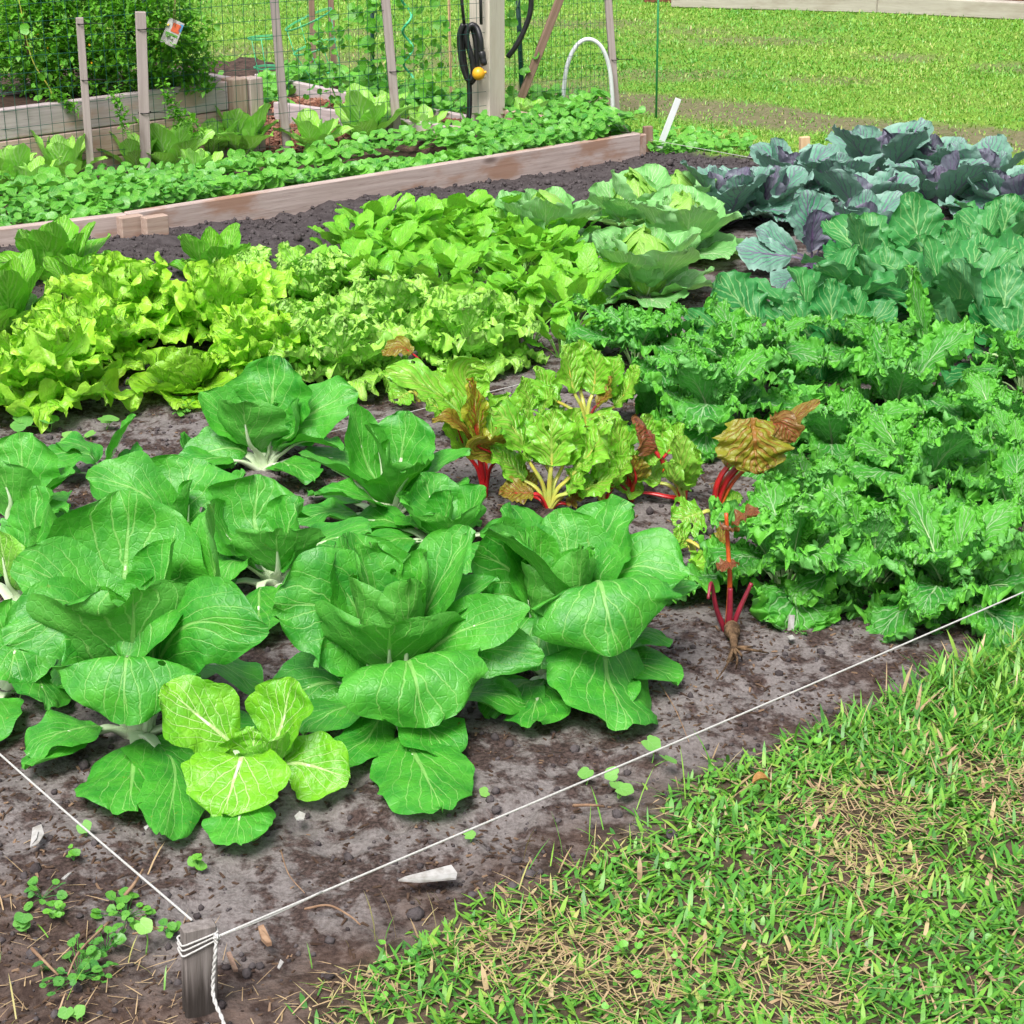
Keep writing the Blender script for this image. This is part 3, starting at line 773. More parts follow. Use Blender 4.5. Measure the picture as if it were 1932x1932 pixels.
cabbage('rear red cabbage whose leaf leans out to the right against the lawn', 1850, 375, .95, 317, True, az=20)
cabbage('red cabbage squeezed between two others, only frosted edges showing', 1450, 420, .85, 318, True)
cabbage('red cabbage at the far right behind the collards', 1895, 420, .9, 319, True)
cabbage('red cabbage behind the tall one, near the lawn edge', 1745, 345, .85, 320, True)
cabbage('small red cabbage low between the leaning one and the collards', 1620, 475, .8, 321, True)

def pxplant(name, label, cat, px, py, leaves, mat, group, smat, seed, sname='stalk', base_kw=None, face=.55):
    c = on(px, py); th = thing(name, label, cat, c, group); PLANTS.append((c[0], c[1]))
    for i, lf in enumerate(leaves):
        pts, W = lf[0], lf[1]; kw = dict(lf[2]) if len(lf) > 2 else {}
        P = []
        for (x, y, dy) in pts:
            q = PY(x, y, c[1] + dy)
            if q[2] < .02: dy = G(x, y, .025)[1] - c[1]
            P.append((x, y, dy))
        a = dict(base_kw or {}); a.update(smat=smat, sname=sname, seed=seed * 53 + i, tone=rnd.uniform(.0, .4), face=face); a.update(kw)
        mm = a.pop('mat', mat); mm = M[mm] if isinstance(mm, str) else mm
        if isinstance(a.get('smat'), str): a['smat'] = M[a['smat']]
        if a.pop('free', False):
            a.pop('face'); a.pop('smat'); a.pop('sname'); a['sfrac'] = 0.0; a.pop('sw', None); a.pop('sth', None)
            q = [PY(x, y, c[1] + dy) for (x, y, dy) in P]
            leaf_part(th, c, q, np.array([0, -.8, .5]), W, mm, **a)
            continue
        px_leaf(th, c, c + np.array([0, 0, .004]), P, W, mm, **a)
    return th
pxplant('red_cabbage', 'leaning red cabbage with bare purple stem and one large frosted leaf spread left', 'red cabbage', 1532, 512, [
    ([(1528, 445, .0), (1522, 358, .02)], .090, Y(cup=.3)),
    ([(1532, 465, -.02), (1535, 395, -.03)], .078, Y(cup=.45, mat='redheart')),
    ([(1475, 482, -.03), (1388, 470, -.05)], .075, Y(cup=-.15, twist=.5, tone=.5, edgecol=0) if False else Y(cup=-.15, twist=.5, tone=.5)),
    ([(1490, 470, .02), (1425, 432, .03)], .062, Y(cup=.2, twist=.3)),
    ([(1565, 490, .0), (1610, 470, .0)], .060, Y(cup=.2)),
    ([(1565, 520, -.06), (1605, 548, -.1)], .065, Y(cup=-.1, tone=.6)),
    ([(1500, 520, -.05), (1465, 545, -.1)], .060, Y(cup=-.1, tone=.5)),
    ([(1560, 450, .02), (1580, 400, .03)], .055, Y(cup=.4, mat='redheart')),
], 'red', 'red cabbages at the back of the plot', 'redst2', 21, base_kw=dict(sfrac=.34, sw=(.008, .003), k=1.3, cup=.2, bump=.07, nu=24, nv=15,
                                                                           ruf=((.07, 5, 2), (.05, 16, 3)), wob=.06))
# ---------------------------------------------------------------- collards
CK = dict(sfrac=.34, sw=(.007, .0035), k=.95, cup=.18, bump=.08, nu=30, nv=17, ruf=((.10, 5, 1.8), (.06, 12, 2.5)), wob=.09, lobes=(4.5, .16, 1.2))
cg = 'collards in the right rows'
pxplant('collard_plant', 'collard with a broad lobed leaf facing forward, beside the small patch of bare soil', 'collard', 1465, 665, [
    ([(1430, 610, .0), (1350, 520, .02)], .100, Y(cup=.1, twist=.25, tone=.1)),
    ([(1350, 620, -.03), (1288, 590, -.05)], .065, Y(cup=-.1)),
    ([(1480, 610, .03), (1500, 560, .05)], .055, Y()),
    ([(1430, 650, -.06), (1400, 690, -.1)], .06, Y(tone=0)),
], 'collard', cg, M['kalest'], 31, base_kw=CK)
pxplant('collard_plant', 'dark teal collard with folded notched leaves left of the upright kale leaf', 'collard', 1575, 705, [
    ([(1570, 610, .02), (1565, 525, .05)], .075, Y(cup=.4, tone=0)),
    ([(1610, 620, .0), (1618, 540, .02)], .055, Y(cup=.3, tone=.5)),
    ([(1525, 630, .0), (1475, 575, .0)], .070, Y(cup=.2)),
    ([(1635, 620, .03), (1690, 570, .04)], .065, Y(cup=.2, tone=0)),
    ([(1560, 660, -.08), (1540, 715, -.14)], .065, Y(cup=-.1, tone=0)),
    ([(1500, 680, -.04), (1455, 700, -.07)], .060, Y(cup=-.1, tone=.1)),
    ([(1620, 680, -.05), (1650, 710, -.09)], .060, Y(cup=-.1, tone=0)),
], 'collard', cg, M['kalest'], 32, base_kw=CK)
pxplant('collard_plant', 'collard with one tall upright leaf showing a long yellow midrib above the others', 'collard', 1755, 565, [
    ([(1738, 470, .05), (1712, 362, .09)], .098, Y(cup=.15, tone=.3)),
    ([(1690, 500, .0), (1625, 445, .0)], .078, Y(cup=.15, tone=.4)),
    ([(1790, 490, .03), (1800, 430, .05)], .060, Y(cup=.3)),
    ([(1680, 530, -.03), (1600, 490, -.04)], .070, Y(cup=.1)),
    ([(1700, 560, -.07), (1650, 600, -.12)], .075, Y(cup=-.2, tone=.3)),
    ([(1790, 560, -.05), (1810, 610, -.1)], .075, Y(cup=-.1, tone=0)),
    ([(1640, 560, -.02), (1580, 560, -.05)], .060, Y(cup=-.1, tone=.6)),
    ([(1760, 520, .0), (1775, 470, .0)], .050, Y(cup=.4)),
], 'collard', cg, M['kalest'], 33, base_kw=CK)
pxplant('collard_plant', 'collard at right whose biggest leaf lies over backwards, pale ribbed underside up', 'collard', 1905, 700, [
    ([(1850, 660, .0), (1735, 592, .03)], .125, Y(cup=-.2, twist=2.6, tone=.6)),
    ([(1850, 580, .05), (1795, 490, .09)], .080, Y(cup=.2, twist=1.9)),
    ([(1895, 580, .05), (1905, 495, .1)], .082, Y(cup=.25, tone=0)),
    ([(1870, 630, .03), (1845, 555, .05)], .070, Y(cup=.3)),
    ([(1835, 700, -.07), (1790, 735, -.12)], .060, Y(cup=-.1, tone=0)),
    ([(1930, 610, .0), (1960, 560, .0)], .070, Y(cup=.2)),
    ([(1880, 700, -.08), (1850, 745, -.14)], .060, Y(cup=-.1, tone=0)),
], 'collard', cg, M['kalest'], 34, base_kw=CK)
pxplant('collard_plant', 'collard at the right edge in front of the rear cabbages with shiny turned-over leaves', 'collard', 1885, 520, [
    ([(1850, 440, .0), (1800, 405, .0)], .080, Y(cup=-.15)),
    ([(1895, 430, .03), (1915, 365, .05)], .085, Y(cup=.2)),
    ([(1820, 480, -.03), (1755, 455, -.05)], .080, Y(cup=-.1, tone=0)),
    ([(1880, 500, -.08), (1900, 550, -.14)], .075, Y(cup=-.2)),
    ([(1930, 480, .0), (1965, 470, .0)], .075, Y(cup=.1)),
    ([(1840, 520, -.06), (1800, 545, -.1)], .070, Y(cup=.2, twist=.6)),
], 'collard', cg, M['kalest'], 35, base_kw=CK)

def collard(label, px, py, s, seed, az=0):
    rings = [dict(n=4, az=az, e0=52, e1=-22, L=.31 * s, W=.082 * s, tone=.05), dict(n=4, az=az + 45, e0=68, e1=8, L=.33 * s, W=.086 * s, tone=.3),
             dict(n=3, az=az + 20, e0=80, e1=48, L=.29 * s, W=.072 * s, tone=.5)]
    return rosette('collard_plant', label, 'collard', on(px, py), rings, M['collard'], seed, cg, smat=M['kalest'], **{**CK, 'sfrac': .30, 'cup': .3, 'fold': .12})
collard('collard left of the upright kale leaf, dark folded leaves low over the soil', 1545, 655, .95, 451, 20)
collard('collard in the middle of the right rows behind the small kale', 1665, 640, 1.0, 452, 60)
collard('collard behind the overturned pale leaf, tall wavy leaves', 1800, 640, 1.05, 453, 10)
collard('collard at the right edge level with the overturned leaf', 1915, 620, 1.0, 454, 40)
collard('collard next to the leaning red cabbage, blue-green wavy leaves', 1650, 560, .95, 455, 75)
collard('collard between the tall midrib leaf and the right edge', 1830, 545, .95, 456, 30)
collard('rear collard at the right edge under the red cabbages', 1920, 520, .9, 457, 0)

# ---------------------------------------------------------------- curly kale
KK = dict(k=.95, base=.12, cup=.16, bump=.10, nu=130, nv=45, vexp=.85, ruf=((.13, 5, 1.8), (.05, 30, 5)), pop=((.10, 8, 3.5, 1.6), (.15, 17, 7, 2.0), (.11, 34, 14, 2.4)), wob=.12, lobes=(5.5, .28, 1.1),
          sfrac=.30, sw=(.0065, .003), sname='stalk')
def kale(label, px, py, s, seed, az=0, flop=0):
    s = s * 1.06
    rings = [dict(n=5, az=az, e0=50 - flop, e1=-66, L=.235 * s, W=.080 * s, tone=.05), dict(n=4, az=az + 30, e0=70 - flop, e1=-32, L=.265 * s, W=.076 * s, tone=.1),
             dict(n=4, az=az + 10, e0=82, e1=10, L=.255 * s, W=.062 * s, tone=.6), dict(n=3, e0=86, e1=60, L=.19 * s, W=.042 * s, tone=1.0)]
    return rosette('curly_kale', label, 'kale', on(px, py), rings, M['kale'], seed, 'curly kale plants on the right side of the plot', smat=M['kalest'], **KK)
kale('curly kale next to the mustard patch, one flat bluish leaf facing left', 1200, 695, .95, 401)
kale('curly kale in front of the broad lobed collard leaf', 1400, 725, 1.0, 402, 20)
kale('curly kale behind the dark curled chard leaf, tightly frilled', 1345, 815, 1.05, 403, 40)
kale('small curly kale below the dark teal collard, white rib showing', 1640, 705, .85, 404, 10)
kale('curly kale directly behind the drooping brown chard leaf, frosted ruffles', 1685, 805, 1.12, 405, 0)
kale('curly kale whose pale ruffles overlap the drooping brown chard leaf', 1575, 890, .95, 406, 50)
kale('curly kale with bare pale twisted stems at its right side', 1730, 955, 1.05, 407, 10)
kale('small low curly kale between the red stems and the front kale row', 1530, 985, .75, 408)
kale('front curly kale beside the uprooted chard, flat leaf showing a white rib', 1480, 1120, 1.0, 409, 270)
kale('front curly kale in the middle, tallest yellow-green crown', 1645, 1125, 1.02, 410, 285)
kale('front curly kale spilling over the string onto the grass', 1790, 1150, .98, 411, 300)
kale('curly kale cut by the right edge beside the overturned collard leaf', 1930, 745, .85, 412)
kale('dark curly kale on bare soil near the right edge', 1880, 845, .75, 413)
kale('drooping curly kale hanging at the right edge above the string', 1920, 1010, .8, 414)
kale('dark low curly kale at the right edge behind the drooping one', 1925, 900, .7, 415)
pxplant('curly_kale', 'single narrow curly kale leaf standing straight up beside the overturned collard leaf', 'kale', 1755, 735, [
    ([(1745, 640, .0), (1715, 500, .0)], .055, Y(tone=.6, sfrac=.1)),
    ([(1690, 660, .0), (1590, 600, .0)], .06, Y(tone=.3, sfrac=.25)),
], 'kale', 'curly kale plants on the right side of the plot', M['kalest'], 41, face=.4, base_kw={k: v for k, v in KK.items() if k != 'sname'})

# ---------------------------------------------------------------- chard
HK = dict(sfrac=.46, sw=(.0075, .0045), k=.95, cup=.2, bump=.15, nu=36, nv=19, ruf=((.14, 4, 1.6), (.05, 12, 2.2), (.02, 27, 3)), pop=((.07, 8, 4, 1.0),), wob=.12, sth=.7, lobes=(5.5, .07, 1.0))
hg = 'rainbow chard plants in the middle of the plot'
def chard(label, px, py, leaves, seed, mat='chard', st='yellowst'):
    return pxplant('chard_plant', label, 'chard', px, py, leaves, mat, hg, M[st], seed, sname='stem', base_kw=HK, face=.34)
chard('chard with bright red stems and a red-ribbed yellow leaf standing upright', 915, 945, [
    ([(905, 850, -.02), (896, 780, -.01), (888, 712, .0)], .052, Y(mat='chardred', cup=.1, sfrac=.45, sw=(.009, .006))),
    ([(880, 790, .02), (800, 725, .02), (722, 700, .02)], .055, Y(smat='greenst')),
    ([(890, 830, -.01), (850, 790, -.04), (815, 795, -.06)], .026, Y(mat='chardold')),
    ([(885, 760, .04), (880, 700, .05), (920, 690, .02)], .050, Y(tone=.6)),
    ([(920, 850, .02), (960, 740, .03)], .040, Y(tone=.3)),
    ([(880, 850, .0), (840, 740, .03)], .045, Y(tone=.7)),
    ([(935, 860, -.04), (900, 840, -.07), (960, 830, -.06)], .030, Y(mat='chardold')),
], 51, st='redst')
chard('chard behind the frilly mustard with a thin arching magenta stem', 790, 760, [
    ([(800, 690, .0), (760, 655, .0), (720, 668, .0)], .030, Y(mat='chardold', smat='redst', sfrac=.62, sw=(.004, .003))),
    ([(760, 710, .0), (730, 690, .0)], .045, Y(tone=.5)),
    ([(820, 720, -.02), (850, 700, -.03)], .045, Y(tone=.6)),
    ([(770, 740, -.03), (740, 760, -.05)], .040, Y()),
], 52)
chard('leafy chard with pale yellow stems in the middle, brown-spotted leaves', 1035, 968, [
    ([(1005, 880, .0), (965, 800, .02), (922, 772, .02)], .058, Y()),
    ([(1040, 870, .0), (1042, 770, .02)], .055, Y(tone=.5)),
    ([(1075, 900, .0), (1125, 835, .0), (1135, 785, .01)], .058, Y(tone=.6)),
    ([(1005, 930, -.02), (940, 930, -.04)], .035, Y(mat='chardold', smat='redst')),
    ([(1075, 925, -.02), (1110, 870, -.02)], .045, Y(tone=.3)),
    ([(1110, 920, -.02), (1170, 890, -.03)], .045, Y(tone=.4)),
    ([(1000, 930, .03), (970, 880, .05)], .04, Y(mat='chardold', smat='redst')),
    ([(1080, 945, .0), (1100, 920, .0)], .03, Y(mat='chardold', smat='redst')),
    ([(1040, 900, .04), (990, 770, .06)], .05, Y(tone=.2)),
    ([(1060, 880, .03), (1090, 770, .04)], .05, Y(tone=.4)),
    ([(1150, 900, .04), (1185, 830, .05)], .045, Y(tone=.1)),
    ([(985, 900, .02), (925, 840, .03)], .045, Y(tone=.2)),
], 53)
chard('tall ragged chard beside the first curly kale, leaf ends chewed brown', 1105, 815, [
    ([(1085, 740, .0), (1065, 650, .02)], .050, Y(tone=.5)),
    ([(1120, 730, .02), (1125, 660, .03)], .050, Y(tone=.4)),
    ([(1075, 770, -.01), (1010, 740, -.02), (985, 790, -.03)], .048, Y()),
    ([(1165, 760, .0), (1205, 690, .0)], .048, Y(tone=.6)),
    ([(1060, 790, -.03), (1040, 760, -.04)], .045, Y(tone=.3)),
    ([(1130, 780, -.04), (1150, 820, -.07)], .045, Y(tone=.5)),
    ([(1090, 800, -.05), (1080, 840, -.1)], .045, Y(tone=.5)),
    ([(1150, 740, -.02), (1150, 710, -.02)], .035, Y(mat='chardold', smat='darkredst')),
    ([(1095, 730, .04), (1095, 640, .06)], .05, Y(tone=.3)),
    ([(1140, 750, .03), (1170, 670, .04)], .045, Y(tone=.1)),
    ([(1050, 770, .02), (1010, 690, .04)], .045, Y(tone=.2)),
], 54)
chard('chard with a thick scarlet stem ending in a curled purple-brown leaf', 1290, 955, [
    ([(1255, 880, .0), (1222, 815, .0), (1200, 805, -.02)], .050, Y(mat='chardold', smat='redst', sfrac=.62, sw=(.011, .007), cup=-.5, tone=.9)),
    ([(1285, 880, -.04), (1283, 820, -.04)], .045, Y(tone=.5, sfrac=.25)),
    ([(1270, 905, -.05), (1272, 870, -.06)], .040, Y(tone=.3, sfrac=.3)),
    ([(1250, 935, .02), (1180, 915, .02), (1160, 870, .0)], .040, Y(smat='redst', tone=.4)),
    ([(1230, 900, .02), (1200, 850, .04)], .045, Y(tone=.5)),
    ([(1300, 900, .03), (1310, 840, .03)], .035, Y(smat='redst', tone=.2)),
], 55)
chard('chard with two scarlet stems holding up one drooping olive and brown leaf', 1345, 985, [
    ([(1420, 792, .0), (1424, 830, -.045), (1428, 896, -.06)], .080, Y(mat='chardold', free=True, base=.85, k=.7, tone=.0, cup=-.15, bump=.25)),
    ([(1400, 870, .0), (1438, 800, .0)], .010, Y(mat='chardold', smat='redst', sfrac=.93, sw=(.010, .009))),
    ([(1450, 800, .0), (1478, 800, -.03), (1498, 835, -.04)], .035, Y(mat='chardold', free=True, base=.7, tone=.7, bump=.25)),
    ([(1355, 910, -.01), (1385, 850, -.01), (1400, 810, .0)], .035, Y(mat='chardold', smat='redst', sfrac=.6, sw=(.010, .007))),
    ([(1460, 850, .02), (1500, 790, .03), (1548, 755, .04)], .028, Y(mat='chardold', smat='orangest', tone=.4)),
    ([(1330, 965, -.03), (1270, 985, -.06)], .050, Y(smat='yellowst', tone=.1)),
    ([(1370, 955, -.01), (1400, 935, -.01)], .035, Y(smat='orangest', tone=.1)),
], 56)
chard('sprawling chard with a blistered yellowing leaf beside the right front bok choy', 1310, 1060, [
    ([(1300, 1020, -.03), (1345, 1050, -.07), (1345, 1092, -.1)], .055, Y(tone=.9)),
    ([(1290, 1020, .0), (1270, 1000, .0)], .040, Y(tone=.3)),
    ([(1350, 1030, .0), (1372, 1000, .0)], .030, Y(mat='chardold', smat='orangest')),
], 57)
chard('chard with red stems leaning left over the bare soil in the middle', 1190, 950, [
    ([(1180, 870, .02), (1160, 790, .03)], .040, Y(smat='redst', tone=.3)),
    ([(1205, 880, .0), (1222, 850, .0), (1235, 880, -.03)], .040, Y(smat='redst', tone=.1)),
    ([(1160, 910, -.02), (1120, 900, -.04)], .036, Y(smat='darkredst', tone=.4)),
    ([(1170, 890, .03), (1130, 820, .04)], .036, Y(smat='orangest', tone=.2)),
    ([(1200, 900, -.03), (1190, 860, -.04)], .034, Y(mat='chardold', smat='redst')),
], 58)
chard('chard with upright green leaves between the arching stem and the mustard', 870, 830, [
    ([(860, 760, .0), (850, 680, .01)], .045, Y(tone=.3)),
    ([(880, 770, .02), (920, 700, .03)], .042, Y(tone=.6, smat='redst')),
    ([(840, 780, .0), (790, 740, .0)], .042, Y(tone=.2)),
    ([(900, 790, -.02), (950, 760, -.03)], .040, Y(tone=.1, smat='orangest')),
    ([(850, 800, -.03), (830, 790, -.06)], .034, Y(mat='chardold', smat='redst')),
], 59)
chard('slender chard seedling group below the tall ragged chard', 1010, 830, [
    ([(1000, 770, .0), (985, 710, .01)], .036, Y(tone=.5)),
    ([(1020, 780, .0), (1045, 730, .0)], .036, Y(tone=.2)),
    ([(985, 800, -.01), (945, 780, -.02)], .034, Y(tone=.4)),
], 60)
chard('low chard with short red stems between the scarlet-stemmed ones', 1240, 905, [
    ([(1225, 850, .02), (1215, 780, .03)], .038, Y(smat='redst', tone=.2)),
    ([(1260, 850, .0), (1290, 800, .0)], .036, Y(smat='redst', tone=.5)),
    ([(1200, 880, -.01), (1165, 850, -.02)], .034, Y(tone=.3)),
    ([(1270, 880, -.02), (1310, 880, -.04)], .034, Y(smat='orangest', tone=.4)),
    ([(1240, 870, .04), (1255, 790, .05)], .036, Y(tone=.1)),
], 61)
chard('yellow-green chard squeezed against the right front bok choy', 1140, 965, [
    ([(1135, 900, .0), (1120, 830, .0)], .040, Y(tone=.5)),
    ([(1160, 910, .0), (1190, 860, .0)], .036, Y(tone=.2, smat='redst')),
    ([(1110, 920, -.01), (1070, 890, -.02)], .036, Y(tone=.4)),
    ([(1150, 930, .03), (1160, 850, .05)], .036, Y(tone=.6, smat='redst')),
], 62)
# the uprooted chard
cu = on(1378, 1195); up = thing('chard_plant', 'uprooted chard lying on the soil, root bared, thin red and orange stems upright', 'chard', cu, hg)
def pxt(pts, r0, r1, name, mat, par, org, seg=8):
    Q, _ = spline([PY(a, b, org[1] + d) for a, b, d in pts], 26)
    MB().tube(Q, np.linspace(r0, r1, 26), seg).build(name, mat, par, origin=org)
pxt([(1372, 1195, 0), (1377, 1100, 0), (1374, 1040, .01), (1370, 968, .02)], .0055, .0038, 'stem', M['orangest'], up, cu)
pxt([(1370, 1195, 0), (1352, 1150, -.01), (1342, 1100, -.02), (1336, 1130, -.05)], .006, .003, 'stem', M['darkredst'], up, cu)
pxt([(1378, 1195, 0), (1395, 1150, .0), (1418, 1100, .01)], .006, .004, 'stem', M['darkredst'], up, cu)
pxt([(1374, 1195, 0), (1377, 1150, -.01), (1378, 1110, -.01)], .007, .005, 'stem', M['darkredst'], up, cu)
rt = MB(); Q, _ = spline([cu + [0, 0, .022], G(1385, 1212, .018), G(1382, 1236, .008), G(1364, 1268, .000)], 26)
rt.tube(Q, np.array([.007 + .008 * math.sin(min(1, i / 9) * 3.1) + .004 * vnoise(i * .6, 0, 3) for i in range(26)]) * np.linspace(1, .5, 26), 10)
for (a, b) in ((1400, 1245), (1350, 1285), (1388, 1265), (1420, 1220), (1450, 1232)):
    Q, _ = spline([G(1384, 1222, .02), G((a + 1384) / 2 + 5, (b + 1222) / 2, .03), G(a, b, .005)], 14)
    rt.tube(Q, np.linspace(.004, .0012, 14), 5)
rt.build('root', M['root'], up, origin=cu)
for i, (pts, W) in enumerate(([[(1380, 990, .0), (1410, 975, .0), (1432, 965, -.01)], .028], [[(1390, 1060, .0), (1355, 1075, -.03)], .02],
                              [[(1385, 1000, .0), (1365, 1000, -.02)], .022])):
    P = [PY(a, b, cu[1] + d) for a, b, d in pts]
    leaf_part(up, cu, P, (0, 0, 1), W, M['chardold'], bump=.3, ruf=((.25, 6, 1.5),), seed=i, tone=.9, nu=16, nv=9)
# ---------------------------------------------------------------- the lie of the land
A0 = G(372, 1925)[:2]; A1 = G(1932, 1115, .10)[:2]; AL = G(0, 1420, .118)[:2]
uF = (A1 - A0) / np.linalg.norm(A1 - A0); nF = np.array([uF[1], -uF[0]])       # nF looks at the photographer's lawn
uL = (AL - A0) / np.linalg.norm(AL - A0)
T1 = G(-90, 441, .14)[:2]; T2 = G(1203, 252, .14)[:2]                            # far board, its top edge
uB = (T2 - T1) / np.linalg.norm(T2 - T1); nB = np.array([uB[1], -uB[0]])
K1 = G(1232, 292)[:2]; K2 = G(1445, 318)[:2]
uK = (K2 - K1) / np.linalg.norm(K2 - K1); nK = np.array([-uK[1], uK[0]])
if nK[1] < 0: nK = -nK
BED = [tuple(G(a, b)[:2]) for a, b in ((-400, 560), (-90, 500), (1205, 306), (1175, 240), (1000, 226), (850, 205), (700, 180), (560, 150), (480, 120), (0, 150), (-400, 200))]
TRK = [G(a, b)[:2] for a, b in ((930, 165), (1170, 190), (1400, 216), (1600, 240), (1960, 276))]
PATCH = [(640, 112, .75, .30), (470, 98, .5, .2), (800, 110, .6, .3), (1040, 165, .5, .2), (1080, 42, 1.0, .2), (1440, 78, .9, .22), (1690, 108, .4, .16), (1900, 128, .3, .16),
         (1250, 140, .6, .15), (690, 60, .5, .15), (1560, 150, .35, .12), (1300, 60, .5, .12)]

def seg_d(x, y, a, b):
    d = b - a; t = np.clip(((x - a[0]) * d[0] + (y - a[1]) * d[1]) / d.dot(d), 0, 1)
    return np.hypot(x - a[0] - t * d[0], y - a[1] - t * d[1])

def dirt(x, y):
    d = np.minimum.reduce([seg_d(x, y, TRK[i], TRK[i + 1]) for i in range(len(TRK) - 1)])
    n = fbm(x * 1.7, y * 1.7, 51)
    r = sstep(.42, .12, d + .22 * n) * .9
    for (px, py, rx, ry) in PATCH:
        c = G(px, py)[:2]
        q = np.hypot((x - c[0]) / rx, (y - c[1]) / (ry * 2.2)) + .5 * n
        r = np.maximum(r, sstep(1.1, .4, q) * .62)
    return np.maximum(r, sstep(.3, .6, fbm(x * 1.1 + 3, y * 1.1, 52)) * .22)

def lawn(x, y, both=False):
    rx, ry = x - A0[0], y - A0[1]
    dF = rx * nF[0] + ry * nF[1]; a = rx * uF[0] + ry * uF[1]
    n = fbm(x * 4, y * 4, 41)
    fr = sstep(-.05, .05, dF + .055 * n - .06 * sstep(1.1, .2, a)) * sstep(.02, .30, a + .14 * n + .25 * np.maximum(dF, 0))
    dB = -((x - T1[0]) * nB[0] + (y - T1[1]) * nB[1])
    dK = (x - K1[0]) * nK[0] + (y - K1[1]) * nK[1]
    right = ((x - T2[0]) * uB[0] + (y - T2[1]) * uB[1]) > 0
    bk = np.where(right, sstep(-.05, .10, dK + .07 * n), (dB > 0) * 1.0) * ~in_poly(x, y, BED)
    return (np.maximum(fr, bk), bk) if both else np.maximum(fr, bk)

def mound(x, y):
    dB = (x - T1[0]) * nB[0] + (y - T1[1]) * nB[1]
    a = (x - T1[0]) * uB[0] + (y - T1[1]) * uB[1]; L = np.linalg.norm(T2 - T1)
    k = np.clip(a / L, 0, 1.3)
    n = fbm(x * 2.2, y * 2.2, 61, 3)
    z = (.085 - .055 * k) * sstep(-.02, .02, dB) * sstep(1.0, .25, dB + .15 * n) * (1 + .45 * n)
    dK = (x - K1[0]) * nK[0] + (y - K1[1]) * nK[1]
    z2 = .035 * sstep(.0, -.25, dK + .1 * n) * sstep(-1.3, -.5, dK) * (k > .8)
    return np.maximum(z, z2), sstep(1.25, .55, dB + .2 * n) * (dB > -.05)

def ground_z(x, y, full=False):
    lw = lawn(x, y); mz, mk = mound(x, y)
    big = .010 * fbm(x * 2.3, y * 2.3, 71, 3)
    med = .012 * fbm(x * 9, y * 9, 72, 4)
    bl = 1 - np.abs(fbm(x * 16, y * 16, 73, 4))
    bl2 = 1 - np.abs(fbm(x * 34, y * 34, 74, 3))
    clod = (.018 * (bl - .75) + .018 * (bl2 - .75)) * mk
    pit = -.016 * sstep(.34, .6, fbm(x * 6.5, y * 6.5, 75, 3)) * (1 - lw)
    fine = .004 * fbm(x * 40, y * 40, 76, 3)
    bank = np.zeros(np.shape(x))
    for (px, py) in PLANTS:
        if py < 5.2: bank = np.maximum(bank, np.exp(-((x - px) ** 2 + (y - py) ** 2) / .055 ** 2))
    big = big + .013 * bank * (1 + .5 * fbm(x * 30, y * 30, 78, 2))
    bed = in_poly(x, y, BED)
    z = big + med + clod + pit + fine + mz + np.where(bed, .045, 0.0)
    return (z, lw, mk, bed) if full else z

def damp(x, y):
    """brown mulchy earth: outside the left string and along the lawn's edge"""
    rx, ry = x - A0[0], y - A0[1]
    nL = np.array([-uL[1], uL[0]]); nL = nL if nL[0] < 0 else -nL
    dl = rx * nL[0] + ry * nL[1]; dF = rx * nF[0] + ry * nF[1]
    n = fbm(x * 5, y * 5, 95, 4)
    return np.maximum(sstep(-.05, .22, dl + .25 * n) * .85, sstep(-.12, .05, dF + .12 * n) * .8)

